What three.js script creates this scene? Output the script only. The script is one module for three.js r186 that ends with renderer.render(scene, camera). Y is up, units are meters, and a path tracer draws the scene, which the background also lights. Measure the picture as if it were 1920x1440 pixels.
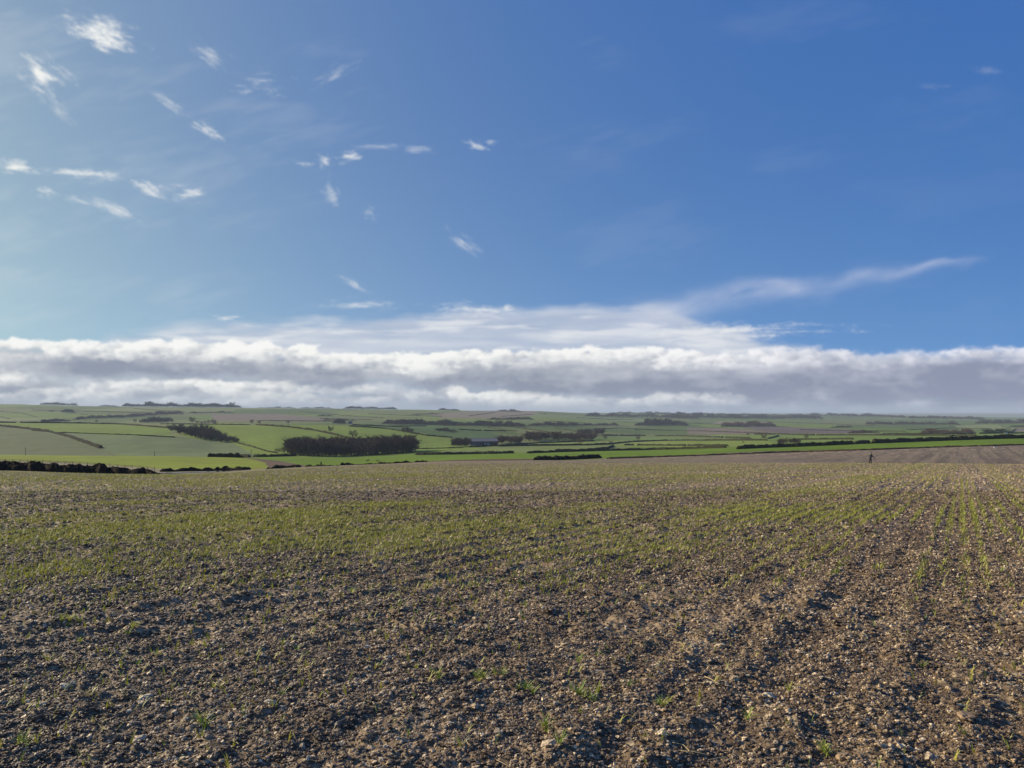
import * as THREE from 'three';
import { mergeGeometries } from 'three/addons/utils/BufferGeometryUtils.js';
import { MarchingCubes } from 'three/addons/objects/MarchingCubes.js';

// ---------------------------------------------------------------- camera, sun, exposure
const scene = new THREE.Scene();
const F = 1450, CX = 960, CY = 720, EYE = 1.6;                    // photo pixels: focal length and centre
const PITCH = Math.atan(55 / F), SP = Math.sin(PITCH), CP = Math.cos(PITCH);
const camera = new THREE.PerspectiveCamera(2 * Math.atan(CY / F) * 180 / Math.PI, 4 / 3, 0.1, 20000);
camera.position.set(0, EYE, 0);
camera.lookAt(0, EYE + SP, -CP);
scene.add(camera);

const SUN_AZ = -66 * Math.PI / 180, SUN_EL = 21.5 * Math.PI / 180;   // to the left, a little ahead
const SUN = new THREE.Vector3(Math.sin(SUN_AZ) * Math.cos(SUN_EL), Math.sin(SUN_EL), -Math.cos(SUN_AZ) * Math.cos(SUN_EL));
const sun = new THREE.DirectionalLight(new THREE.Color().setRGB(1, 0.83, 0.57), 5);
sun.position.copy(SUN).multiplyScalar(400);
sun.castShadow = true;
sun.shadow.mapSize.set(4096, 4096);
sun.shadow.camera.left = -300; sun.shadow.camera.right = 300; sun.shadow.camera.top = 200; sun.shadow.camera.bottom = -200; sun.shadow.camera.far = 1500;
scene.add(sun, sun.target);
scene.fog = new THREE.FogExp2(new THREE.Color().setRGB(0.62, 0.78, 1.0), 0.00008);

const renderer = new THREE.WebGLRenderer({ antialias: true });
renderer.toneMapping = THREE.LinearToneMapping;
renderer.toneMappingExposure = 1.4;   // the photograph is exposed for the ground
renderer.shadowMap.enabled = true;

// ---------------------------------------------------------------- noise and random numbers
function rng(seed) { let a = seed >>> 0; return () => { a = (a + 0x6D2B79F5) | 0; let t = Math.imul(a ^ (a >>> 15), 1 | a); t = (t + Math.imul(t ^ (t >>> 7), 61 | t)) ^ t; return ((t ^ (t >>> 14)) >>> 0) / 4294967296; }; }
const TAB = new Float32Array(65536); { const r = rng(77); for (let i = 0; i < 65536; i++) TAB[i] = r() * 2 - 1; }
function vnoise(x, y) {                                           // smooth value noise, -1 .. 1
  const xi = Math.floor(x), yi = Math.floor(y), fx = x - xi, fy = y - yi;
  const u = fx * fx * fx * (fx * (fx * 6 - 15) + 10), v = fy * fy * fy * (fy * (fy * 6 - 15) + 10);
  const h = (a, b) => TAB[(Math.imul(a, 374761393) + Math.imul(b, 668265263) ^ (Math.imul(a ^ b, 1274126177) >>> 13)) & 65535];
  const a = h(xi, yi), b = h(xi + 1, yi), c = h(xi, yi + 1), d = h(xi + 1, yi + 1);
  return a + (b - a) * u + (c - a) * v + (a - b - c + d) * u * v;
}
function fbm(x, y, n = 4, gain = 0.5) { let s = 0, a = 1, t = 0; for (let i = 0; i < n; i++) { s += a * vnoise(x + i * 17.3, y - i * 9.1); t += a; a *= gain; const q = x * 1.62 - y * 1.2; y = x * 1.2 + y * 1.62; x = q; } return s / t; }
const clamp = (x, a = 0, b = 1) => x < a ? a : x > b ? b : x;
const sstep = (a, b, x) => { const t = clamp((x - a) / (b - a)); return t * t * (3 - 2 * t); };
const mix = (a, b, t) => a + (b - a) * t;
const mix3 = (a, b, t) => [mix(a[0], b[0], t), mix(a[1], b[1], t), mix(a[2], b[2], t)];
function curve(pts, x) {                                          // piecewise smooth interpolation through [x, y] points
  if (x <= pts[0][0]) return pts[0][1];
  for (let i = 1; i < pts.length; i++) if (x <= pts[i][0]) return mix(pts[i - 1][1], pts[i][1], sstep(pts[i - 1][0], pts[i][0], x));
  return pts[pts.length - 1][1];
}

// ---------------------------------------------------------------- sky: air, a bank of cloud along the horizon, wisps above
const PUFFS = [ // direction given in photo pixels: x, y, half width, half height, tilt, strength
  [180, 50, 62, 26, 0.35, 0.95], [62, 132, 52, 26, 0.62, 0.95], [100, 200, 40, 10, 0.8, 0.25], [20, 309, 42, 12, 0.1, 0.9], [150, 320, 66, 9, 0.05, 0.85],
  [195, 322, 26, 9, -0.3, 0.7], [275, 350, 36, 10, 0.4, 0.75], [352, 357, 24, 14, 0.1, 0.75], [80, 358, 20, 9, 0.4, 0.5], [215, 392, 56, 10, 0.45, 0.5],
  [150, 376, 30, 7, 0.2, 0.35], [375, 235, 32, 11, 0.5, 0.7], [310, 188, 36, 9, 0.55, 0.35], [385, 92, 36, 14, 0.5, 0.38], [478, 146, 44, 18, 0.05, 0.42],
  [622, 128, 40, 12, -0.5, 0.3], [605, 298, 13, 10, 0.5, 0.7], [652, 288, 24, 8, -0.1, 0.7], [565, 302, 16, 5, 0, 0.35], [710, 269, 34, 6, 0, 0.35],
  [780, 274, 40, 7, 0, 0.28], [890, 266, 17, 7, 0.3, 0.75], [918, 260, 12, 5, 0, 0.3], [617, 360, 12, 28, -0.35, 0.36], [693, 396, 11, 14, 0.3, 0.32],
  [866, 452, 30, 11, 0.6, 0.42], [665, 532, 26, 6, 0.5, 0.5], [675, 570, 62, 7, 0, 0.62], [422, 597, 32, 5, 0.02, 0.85], [1865, 122, 24, 9, 0.1, 0.12],
  [1760, 152, 30, 6, 0, 0.12], [1490, 606, 40, 4, 0, 0.5], [1380, 618, 150, 12, -0.01, 1.0], [1300, 624, 120, 12, 0, 0.8], [1300, 642, 110, 8, 0, 0.6], [950, 579, 12, 8, 0, 0.8], [870, 578, 66, 12, 0.08, 0.75],
];
const BANK = [[-800, 655], [0, 641], [180, 642], [330, 644], [420, 652], [560, 648], [640, 662], [720, 664], [800, 672], [880, 656], [1000, 655], [1180, 655], [1300, 660], [1420, 662], [1560, 652], [1640, 664], [1740, 660], [1840, 650], [2000, 650], [2700, 655]];
const STRAT = [[100, 650], [200, 620], [420, 602], [650, 594], [820, 575], [900, 570], [1000, 574], [1150, 570], [1230, 560], [1350, 600], [1450, 632], [1560, 655]];
const tint = (c, r) => [c[0] * (1 - 0.05 * r), c[1] * (1 - 0.06 * r), c[2] * (1 + 0.03 * r)];
const ROWS = [
  { top: [[-900, 742], [0, 738], [600, 745], [1200, 752], [2700, 752]], foot: [[-900, 775], [2700, 780]], a: 0.6, step: 34, w: [22, 40], h: [7, 12], al: 0.6, wave: 10, seed: 3 },
  { top: [[-900, 712], [0, 703], [260, 712], [480, 716], [700, 724], [950, 735], [1200, 742], [1500, 742], [2700, 735]], foot: [[-900, 748], [0, 738], [700, 752], [1200, 766], [2700, 772]], a: 0.8, step: 26, w: [26, 54], h: [10, 19], al: 0.95, wave: 15, seed: 4 },
  { top: BANK, foot: [[-900, 700], [0, 696], [400, 702], [650, 716], [900, 728], [1200, 742], [1500, 762], [2700, 768]], a: 0.95, step: 21, w: [26, 62], h: [11, 24], al: 1, wave: 9, seed: 5 },
].map((r) => {
  const q = rng(r.seed * 7), heads = []; for (let x = -4200; x < 6200; x += r.step * (0.5 + q())) { const w = mix(r.w[0], r.w[1], q() * q()), h = mix(r.h[0], r.h[1], q()), far = sstep(1350, 1750, x); const cut = r.seed === 5 ? 1 : sstep(-0.45, 0.15, fbm(x / 120 + r.seed, 1.5, 3)); heads.push({ x, y: curve(r.top, x) + r.wave * fbm(x / 210 + r.seed * 9, r.seed, 3) + h * (0.35 + 0.75 * q() * q()) + 2, w: w * (1 + 0.5 * far), h: h * (1 - 0.15 * far), a: r.al * cut * mix(1, 0.5, far) }); }
  for (let x = -4200; x < 6200; x += r.step * 1.6 * (0.5 + q())) { const w = mix(r.w[0], r.w[1], q()) * 1.1, h = mix(r.h[0], r.h[1], q()) * 0.7; heads.push({ x, y: curve(r.top, x) + 20 + 12 * q(), w, h, a: r.al * 0.5 * q() }); }
  return { ...r, heads };
});
function skyColor(dx, dy, dz) {
  const cg = dx * SUN.x + dy * SUN.y + dz * SUN.z, gam = Math.acos(clamp(cg, -1, 1)) * 57.2958, el = Math.asin(clamp(dy, -1, 1)) * 57.2958;
  const e = Math.max(el, 0);
  // clear air: deep blue overhead and away from the sun, paler towards the horizon and the sun
  let c = mix3([0.031, 0.127, 0.415], [0.142, 0.342, 0.685], Math.exp(-e / 11));
  const glow = (Math.exp(-Math.pow(gam / 36, 1.6)) * 0.62 + Math.exp(-gam / 9) * 0.35) * (0.5 + 0.5 * Math.exp(-e / 20));
  c = [c[0] + glow * 0.88, c[1] + glow * 0.92, c[2] * (1 - 0.25 * glow) + glow * 0.46];
  const low = Math.exp(-e / 13) * Math.exp(-Math.pow(gam / 58, 2));
  c = [c[0] + low * 0.27, c[1] + low * 0.28, c[2] + low * 0.06];
  // cloud coordinates: photo pixels ahead, carried on evenly all round
  const az = Math.atan2(dx, -dz), ac = clamp(az, -0.7, 0.7);
  const X = CX + F * (Math.tan(ac) + (az - ac) * 1.7), Y = 775 - F * Math.tan(clamp(el, -5, 75) / 57.2958) / Math.cos(ac);
  const sunside = Math.exp(-Math.pow(gam / 42, 2));
  const inX = sstep(-700, -100, X) * sstep(2700, 2000, X);
  const over = (col, a) => { c = mix3(c, col, clamp(a)); };
  const white = [0.78 + 0.2 * sunside, 0.80 + 0.19 * sunside, 0.84 + 0.08 * sunside];
  if (Y > 440 && Y < 700) {
    // thin grey-lavender sheet above the bank
    const wob = fbm(X / 170, Y / 40, 5) * 16 + fbm(X / 50, Y / 16, 4) * 7, top = mix(curve(STRAT, X), 655, 1 - sstep(60, 240, X) * sstep(1620, 1400, X));
    const d = sstep(-4, 26, Y + wob - top), st = 0.5 + 0.5 * fbm(X / 150 + 5, Y / 17 + 3, 5);
    over(mix3([0.47, 0.53, 0.66], [0.74, 0.77, 0.82], clamp(st * 1.25 - 0.25 + sunside * 0.35)), d * (0.74 + 0.26 * st));
    const wisp = sstep(0.58, 0.85, 0.5 + 0.62 * fbm(X / 120 + 31, Y / 13 + 8, 5)) * d; over(white, wisp * 0.7);
    // feathered streak rising to the right
    const t = clamp((X - 1130) / 740), yc = 606 - 128 * Math.pow(t, 0.8) + 6 * Math.sin(t * 13) + fbm(X / 90, Y / 60, 4) * 14;
    const wd = mix(34, 6, Math.pow(t, 0.7)), dist = (Y - yc) / wd;
    const cir = Math.exp(-dist * dist * (dist < 0 ? 1.8 : 0.6)) * sstep(1090, 1260, X) * sstep(1875, 1800, X) * (0.55 + 0.5 * fbm(X / 70 + 9, Y / 22 + (X * 0.011), 5));
    over([0.62, 0.66, 0.80], cir * mix(0.85, 0.42, t));
  }
  if (Y < 620) { const v = sstep(0.05, 0.75, fbm(X / 300 + 2, Y / 95 + X / 900, 5, 0.55) + 0.25 * fbm(X / 60, Y / 12 + X / 40, 4)); over(white, v * 0.16 * Math.exp(-Math.pow(gam / 62, 2))); }
  for (const [px, py, w, h, tilt, s] of PUFFS) {
    const ox = X - px, oy = Y - py; if (Math.abs(ox) > w * 2.4 + 20 || Math.abs(oy) > w * 1.6 + h * 2 + 20) continue;
    const q = 1.35, ca = Math.cos(tilt), sa = Math.sin(tilt), a = (ox * ca + oy * sa) / (w * q), b = (-ox * sa + oy * ca) / (h * q);
    const n = fbm(a * 1.8 + px, b * 2.2 + py, 5, 0.62), m = fbm((ox * ca + oy * sa) / 26 + py * 0.3, (-ox * sa + oy * ca) / 6 + px, 5, 0.7), f = 1 - Math.sqrt(a * a + b * b) + n * 0.8 + m * 0.75;
    over(white, Math.pow(sstep(-0.1, 1.5, f), 1.4) * s * 1.15);
  }
  if (Y > 605) {
    // rows of cumulus one behind the other, the farthest lowest: heads lit from the upper left over a soft grey body
    const right = sstep(950, 1800, X) * (0.6 + 0.4 * inX), n = fbm(X / 90, Y / 34, 5, 0.58), m = fbm(X / 24 + 4, Y / 12, 5, 0.66), w2 = fbm(X / 230 + 7, Y / 46, 4);
    over(mix3([0.40, 0.45, 0.55], [0.60, 0.64, 0.66], sunside), sstep(664, 705, Y + n * 12) * 0.9);
    for (const row of ROWS) {
      const top = curve(row.top, X) + row.wave * fbm(X / 210 + row.seed * 9, row.seed, 3), foot = curve(row.foot, X) + row.wave * 1.4 * fbm(X / 170 + row.seed * 4, 2 + row.seed, 3), body = sstep(-2, 16, Y - top + n * 14 - 6) * (1 - sstep(-14, 16, Y - foot + n * 16 + m * 6));
      const sh = clamp(0.42 + w2 * 0.42 + n * 0.26 + m * 0.16 - 0.30 * sstep(top, foot, Y) + sunside * 0.30 - right * 0.12);
      over(tint(mix3([0.27, 0.305, 0.39], [0.84, 0.85, 0.86], sh), right), body * row.a);
      for (const h of row.heads) {
        const dx = X - h.x; if (dx > h.w * 1.8 || dx < -h.w * 1.8) continue; const dy = Y - h.y; if (dy > h.h * 2 || dy < -h.h * 2) continue;
        const a = dx / h.w, b = dy / h.h, r = Math.sqrt(a * a + b * b), f = 1 - r + n * 0.46 + m * 0.48;
        if (f <= 0) continue;
        const lit = clamp(0.66 - 0.26 * a - 0.52 * b + n * 0.32 + m * 0.40 + sunside * 0.22 - right * 0.30);
        over(tint(mix3([0.36, 0.40, 0.48], [0.97, 0.97, 0.94], lit), right), sstep(0, 0.34 + 0.5 * right, f) * h.a * (1 - 0.75 * sstep(0.1, 1.2, b)));
      }
    }
    over(mix3([0.40, 0.46, 0.57], [0.64, 0.68, 0.68], sunside), sstep(735, 778, Y + n * 14) * 0.75);
  }
  return c;
}
{
  const W = 4096, H = 2048, data = new Float32Array(W * H * 4), d = new Float32Array(3);
  const put = (i, j, c) => { const o = (j * W + i) * 4; data[o] = c[0] / 1.4; data[o + 1] = c[1] / 1.4; data[o + 2] = c[2] / 1.4; data[o + 3] = 1; };
  const at = (i, j) => { const th = ((i + 0.5) / W - 0.5) * 2 * Math.PI, el = ((j + 0.5) / H - 0.5) * Math.PI; return skyColor(Math.cos(el) * Math.cos(th), Math.sin(el), Math.cos(el) * Math.sin(th)); };
  // the view direction -z lies at column W/4; fine samples there, every fourth elsewhere
  const i0 = W / 4 - 560, i1 = W / 4 + 560, j1 = H / 2 + 480, S = 4;
  const cw = W / S, ch = H / 2 / S + 2, coarse = [];
  for (let j = 0; j < ch; j++) for (let i = 0; i < cw; i++) coarse.push(at(i * S + 1.5, Math.min(H - 1, H / 2 + j * S - 2.5)));
  for (let j = 0; j < H; j++) for (let i = 0; i < W; i++) {
    if (j < H / 2 - 4) { put(i, j, [0.16, 0.18, 0.14]); continue; }
    if (i >= i0 && i < i1 && j < j1) { put(i, j, at(i, j)); continue; }
    const x = (i - 1.5) / S, y = clamp((j - H / 2 + 2.5) / S, 0, ch - 1.001), xi = Math.floor(x), yi = Math.floor(y), fx = x - xi, fy = y - yi;
    const q = (a, b) => coarse[b * cw + ((a + cw) % cw)];
    put(i, j, mix3(mix3(q(xi, yi), q(xi + 1, yi), fx), mix3(q(xi, yi + 1), q(xi + 1, yi + 1), fx), fy));
  }
  const tex = new THREE.DataTexture(data, W, H, THREE.RGBAFormat, THREE.FloatType);
  tex.mapping = THREE.EquirectangularReflectionMapping; tex.magFilter = tex.minFilter = THREE.LinearFilter; tex.needsUpdate = true;
  scene.background = tex; scene.environment = tex;
}

// ---------------------------------------------------------------- the lie of the land
// For columns of the photograph: [distance ahead in metres, row of the photograph where the ground at that distance lies].
const COLS = [
  [-700, [[60, 891], [100, 880], [150, 870], [165, 866], [200, 862], [320, 850], [450, 856], [600, 851], [900, 812], [1100, 796], [1250, 790], [1500, 793], [1900, 788], [2500, 772], [3200, 758], [3800, 756], [5000, 765], [9000, 775]]],
  [0, [[60, 892], [100, 885], [150, 880], [165, 873], [200, 866], [320, 853], [450, 858], [600, 853], [900, 815], [1100, 799], [1250, 792], [1500, 796], [1900, 790], [2500, 775], [3200, 761], [3600, 758], [4500, 765], [9000, 775]]],
  [250, [[60, 893], [100, 890], [150, 888.5], [165, 884], [200, 876], [330, 855], [450, 860], [600, 854], [800, 822], [1000, 806], [1150, 797.5], [1250, 795.5], [1500, 800], [1900, 791], [2300, 783], [2800, 771], [3200, 764], [3500, 763], [4500, 770], [9000, 776]]],
  [320, [[60, 893], [100, 890.5], [150, 889], [165, 885], [200, 877], [330, 855.5], [450, 860], [600, 854], [750, 832], [900, 815], [1100, 799], [1250, 795.5], [1500, 800], [1900, 791], [2300, 784], [2800, 772], [3200, 764], [3500, 763.5], [4500, 770], [9000, 776]]],
  [400, [[60, 892], [100, 889], [150, 887], [165, 884.5], [220, 873], [350, 857], [450, 859], [600, 854], [750, 838], [900, 817], [1100, 799], [1250, 795.5], [1500, 800], [1900, 792], [2300, 785], [2800, 773], [3300, 765], [3600, 764.5], [4500, 770], [9000, 777]]],
  [520, [[60, 891], [100, 883], [150, 879.5], [170, 878], [200, 877], [260, 868], [400, 858.5], [500, 857], [600, 852], [800, 826], [1000, 806], [1150, 797.5], [1250, 796], [1500, 800], [1900, 791], [2300, 784], [2800, 774], [3300, 766], [3700, 766], [4500, 770], [9000, 778]]],
  [650, [[60, 890], [100, 878], [150, 873], [180, 872], [215, 872.5], [300, 866], [450, 859], [600, 856.5], [690, 853.5], [800, 836], [950, 815], [1100, 801], [1200, 797], [1300, 796], [1500, 799], [1900, 792], [2300, 785], [2800, 776], [3300, 768], [3700, 767], [4500, 772], [9000, 778]]],
  [850, [[60, 890], [100, 875.5], [150, 867], [190, 864.5], [230, 865.5], [300, 861], [400, 857], [550, 852.5], [700, 843], [830, 837], [1000, 822], [1200, 808], [1350, 802], [1500, 801], [1800, 799], [2100, 792], [2600, 782], [3000, 775], [3500, 770], [3800, 769.5], [5000, 774], [9000, 778]]],
  [1000, [[60, 890], [100, 875], [150, 866.5], [200, 863], [250, 863.5], [300, 860], [400, 854], [550, 849], [700, 841.5], [850, 836], [1000, 829], [1200, 817], [1500, 806], [1800, 800], [2200, 792], [2700, 784], [3200, 776], [3700, 771.5], [4000, 771], [5000, 775], [9000, 778]]],
  [1200, [[60, 890], [100, 875], [140, 867.5], [180, 864], [230, 862], [300, 857.5], [340, 855], [450, 848], [600, 843], [800, 837], [1000, 831], [1200, 826], [1500, 817], [2000, 806], [2500, 797], [3000, 790], [3800, 782], [4800, 776], [5500, 774.5], [6500, 776], [9000, 778]]],
  [1450, [[60, 890], [100, 875], [126, 869.5], [150, 867], [200, 861], [280, 853], [340, 846.5], [420, 839.5], [500, 836.5], [620, 833], [900, 823], [1200, 815.5], [1600, 808], [2000, 803], [2600, 796], [3300, 790], [4200, 783], [5200, 778], [6000, 777], [9000, 779]]],
  [1650, [[60, 890], [100, 875], [126, 868.8], [140, 871], [170, 867.5], [220, 857], [300, 844], [340, 841], [390, 836], [450, 829.5], [600, 825.5], [900, 818], [1200, 813], [1600, 808], [2000, 803], [2600, 796], [3300, 790], [4200, 784], [5200, 779], [6000, 779], [9000, 780]]],
  [1900, [[60, 890.5], [100, 876], [126, 870.5], [140, 873], [170, 870], [220, 858], [300, 841], [350, 833], [390, 829], [450, 822], [600, 819.5], [900, 816], [1200, 812], [1600, 808], [2000, 804], [2600, 797], [3300, 791], [4000, 787], [4600, 786], [6000, 784], [9000, 782]]],
  [2600, [[60, 890.5], [100, 876], [126, 870.5], [140, 872], [170, 868], [220, 850], [300, 830], [350, 822], [390, 818], [450, 812], [600, 812], [900, 812], [1200, 810], [1600, 807], [2000, 803], [2600, 797], [3300, 791], [4000, 787], [4600, 786], [6000, 784], [9000, 782]]],
];
const slopeOf = (py) => { const b = -(py - CY) / F; return (SP + b * CP) / (CP - b * SP); };            // rise per metre ahead of the ray through row py
const rowOf = (s) => { const b = (s * CP - SP) / (CP + s * SP); return CY - b * F; };
const uOf = (px, py) => CX + (px - CX) / (CP + (py - CY) / F * SP);                                     // column measured on the level
const pxOf = (u, py) => CX + (u - CX) * (CP + (py - CY) / F * SP);
const D0 = 1, D1 = 9000, NK = 600, LK = Math.log(D1 / D0);
const HT = COLS.map(([, pts]) => {
  const p = [1, 8, 20, 40].map((D) => [Math.log(D), -0.053 * D]).concat(pts.map(([D, py]) => [Math.log(D), EYE + D * slopeOf(py)]));
  const n = p.length, dl = [], m = [];
  for (let i = 0; i < n - 1; i++) dl.push((p[i + 1][1] - p[i][1]) / (p[i + 1][0] - p[i][0]));
  for (let i = 0; i < n; i++) m.push(i === 0 ? dl[0] : i === n - 1 ? dl[n - 2] : dl[i - 1] * dl[i] <= 0 ? 0 : (dl[i - 1] + dl[i]) / 2);
  for (let i = 0; i < n - 1; i++) { if (!dl[i]) { m[i] = m[i + 1] = 0; continue; } const a = m[i] / dl[i], b = m[i + 1] / dl[i], s = a * a + b * b; if (s > 9) { const t = 3 / Math.sqrt(s); m[i] = t * a * dl[i]; m[i + 1] = t * b * dl[i]; } }
  const out = new Float32Array(NK + 1);
  for (let k = 0, i = 0; k <= NK; k++) {
    const x = k / NK * LK; while (i < n - 2 && x > p[i + 1][0]) i++;
    const h = p[i + 1][0] - p[i][0], t = clamp((x - p[i][0]) / h), t2 = t * t, t3 = t2 * t;
    out[k] = (2 * t3 - 3 * t2 + 1) * p[i][1] + (t3 - 2 * t2 + t) * h * m[i] + (-2 * t3 + 3 * t2) * p[i + 1][1] + (t3 - t2) * h * m[i + 1];
  }
  return out;
});
function landUD(u, D) {                                           // height of the land at column u, D metres ahead
  let c = 0; while (c < COLS.length - 2 && u > COLS[c + 1][0]) c++;
  const t = sstep(COLS[c][0], COLS[c + 1][0], u) * 0.5 + 0.5 * clamp((u - COLS[c][0]) / (COLS[c + 1][0] - COLS[c][0]));
  const k = clamp(Math.log(Math.max(D, D0)) / LK) * NK, k0 = Math.min(NK - 1, Math.floor(k)), f = k - k0;
  let h = mix(mix(HT[c][k0], HT[c][k0 + 1], f), mix(HT[c + 1][k0], HT[c + 1][k0 + 1], f), t);
  if (D > 500) h += fbm((u - CX) / F * D / 160, D / 160, 3) * sstep(500, 1500, D) * 0.0007 * D;
  return h;
}
function land(x, z) {                                             // the same for any place, also beside and behind
  const r = Math.hypot(x, z), az = Math.atan2(x, -z), A = 0.79;
  if (Math.abs(az) <= A) return landUD(CX + F * Math.tan(az), Math.max(-z, 0.01));
  const side = landUD(CX + F * Math.tan(A) * Math.sign(az), Math.max(r * Math.cos(A), 0.01)), plane = 0.053 * z, back = sstep(1.2, 2.4, Math.abs(az));
  return mix(plane, mix(side, 7 * Math.tanh(0.053 * z / 7), back), sstep(30, 160, r));
}
function hit(px, py, Dmin = 3, Dmax = 8500) {                     // the ground that the photograph shows at that pixel
  const s = slopeOf(py), u = uOf(px, py); let best = Dmin, bs = -9, prev = Dmin;
  for (let D = Dmin; D < Dmax; D *= 1.004) {
    const q = (landUD(u, D) - EYE) / D;
    if (q > bs) { bs = q; best = D; }
    if (q >= s) { let a = prev, b = D; for (let i = 0; i < 12; i++) { const c = (a + b) / 2; (landUD(u, c) - EYE) / c >= s ? b = c : a = c; } best = b; break; }
    prev = D;
  }
  return { D: best, x: (u - CX) / F * best, z: -best, y: landUD(u, best) };
}

// ---------------------------------------------------------------- helpers for objects
const names = new Map();
function numbered(n) { const k = names.get(n) ?? 0; names.set(n, k + 1); return k ? `${n}_${String(k).padStart(3, '0')}` : n; }
function tag(o, label, category, group, kind) { if (label) o.userData.label = label; if (category) o.userData.category = category; if (group) o.userData.group = group; if (kind) o.userData.kind = kind; return o; }
function mesh(name, geo, mat, parent = scene) { const m = new THREE.Mesh(geo, mat); m.name = parent === scene ? numbered(name) : name; m.castShadow = m.receiveShadow = true; parent.add(m); return m; }
function group(name, x = 0, y = 0, z = 0) { const g = new THREE.Group(); g.name = numbered(name); g.position.set(x, y, z); scene.add(g); return g; }
function geom(pos, idx, col) {
  const g = new THREE.BufferGeometry(); g.setAttribute('position', new THREE.BufferAttribute(pos instanceof Float32Array ? pos : new Float32Array(pos), 3));
  if (col) g.setAttribute('color', new THREE.BufferAttribute(col instanceof Float32Array ? col : new Float32Array(col), 3));
  if (idx) g.setIndex(idx instanceof Uint32Array ? new THREE.BufferAttribute(idx, 1) : idx);
  g.computeVertexNormals(); return g;
}
const rgb = (r, g, b) => new THREE.Color().setRGB(r, g, b);
const matte = (c) => new THREE.MeshPhysicalMaterial({ color: c, roughness: 1, specularIntensity: 0.1 });
const std = (c, roughness = 0.9, more = {}) => new THREE.MeshStandardMaterial({ color: c, roughness, ...more });

// ---------------------------------------------------------------- near field: sown stony soil
const ROW = [Math.sin(0.525), -Math.cos(0.525)];                  // direction of the drilled rows
const along = (x, z) => x * ROW[0] + z * ROW[1], across = (x, z) => x * -ROW[1] + z * ROW[0];
const EDGE = [[-700, 150], [0, 150], [320, 152], [400, 160], [520, 174], [650, 184], [850, 194], [1000, 222], [1100, 262], [1200, 330], [1450, 346], [1650, 339], [1900, 350], [2600, 352]];
const PATCH = [ // thicker crop: centre as seen, half widths in pixels, strength
  [330, 985, 480, 46, 0.62], [760, 1010, 440, 38, 0.5], [1180, 1022, 240, 28, 0.36], [330, 937, 150, 8, 1.0], [180, 905, 420, 9, 0.75], [560, 893, 330, 7, 0.7], [1580, 968, 200, 14, 0.9],
  [1850, 945, 180, 34, 0.34], [1760, 905, 120, 22, 0.45], [950, 905, 330, 5, 0.8], [1250, 893, 300, 4, 0.7], [1450, 925, 240, 10, 0.55], [60, 1070, 150, 18, 0.4], [1700, 1060, 300, 40, 0.35], [1000, 880, 400, 5, 0.55], [640, 948, 240, 10, 0.6],
].map(([px, py, w, h, s]) => { const c = hit(px, py), a = hit(px, py - h), b = hit(px, py + h); return { x: c.x, D: c.D, w: w / F * c.D, h0: c.D - b.D, h1: a.D - c.D, s }; });
function crop(x, z) {                                             // how thick the young crop stands, 0 .. 1
  const D = -z, q = across(x, z), l = along(x, z);
  const streak = fbm(q / 0.9, l / 40, 4, 0.65), broad = fbm(q / 5 + 9, l / 60 + 2, 3), spot = fbm(x / 1.7 + 3, z / 1.7, 3);
  let g = 0.09 + 0.08 * sstep(6, 14, D);
  for (const p of PATCH) { const dx = (x - p.x) / p.w, dd = D - p.D, dy = dd / (dd < 0 ? p.h0 : p.h1), e = dx * dx + dy * dy; if (e < 6) g = Math.max(g, p.s * Math.exp(-e * 0.7)); }
  g += 0.14 * sstep(20, 45, D);
  return clamp(g * (1 + streak * 1.7 + broad * 1.1 + spot * 0.9 + 0.8 * drill(q, l)) + streak * 0.14);
}
function relief(x, z) {
  const q = across(x, z), l = along(x, z), tr = ((q + 1.1) % 5.6 + 5.6) % 5.6, wheel = Math.exp(-Math.pow((tr - 1) / 0.16, 2)) + Math.exp(-Math.pow((tr - 2.8) / 0.16, 2));
  return fbm(x / 0.75, z / 0.75, 3) * 0.03 + fbm(q / 0.3, l / 5, 2) * 0.018 + drill(q, l) * 0.017 + fbm(x / 0.16 + 7, z / 0.16, 3, 0.6) * 0.022 + Math.max(0, fbm(x / 0.09, z / 0.09 + 4, 2)) * 0.026 + vnoise(x / 0.028, z / 0.028) * 0.006
    + Math.max(0, fbm(x / 0.34 + 20, z / 0.34, 2) - 0.22) * 0.07 - wheel * 0.03 * sstep(-0.2, 0.3, fbm(q / 9, l / 30, 2));
}
const ground = (x, z) => land(x, z) + (-z < 130 && -z > 0 ? relief(x, z) : 0);
const SOIL = [0.105, 0.071, 0.041], SOIL2 = [0.25, 0.18, 0.108], CHALK = [0.53, 0.43, 0.28], LEAF = [0.19, 0.21, 0.03];
const drill = (q, l) => Math.cos(2 * Math.PI * q / 0.5 + 2.2 * fbm(q / 3, l / 25, 2)) * (0.55 + 0.45 * fbm(q / 2.3 + 5, l / 14, 2));   // ridges left by the drill
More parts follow.
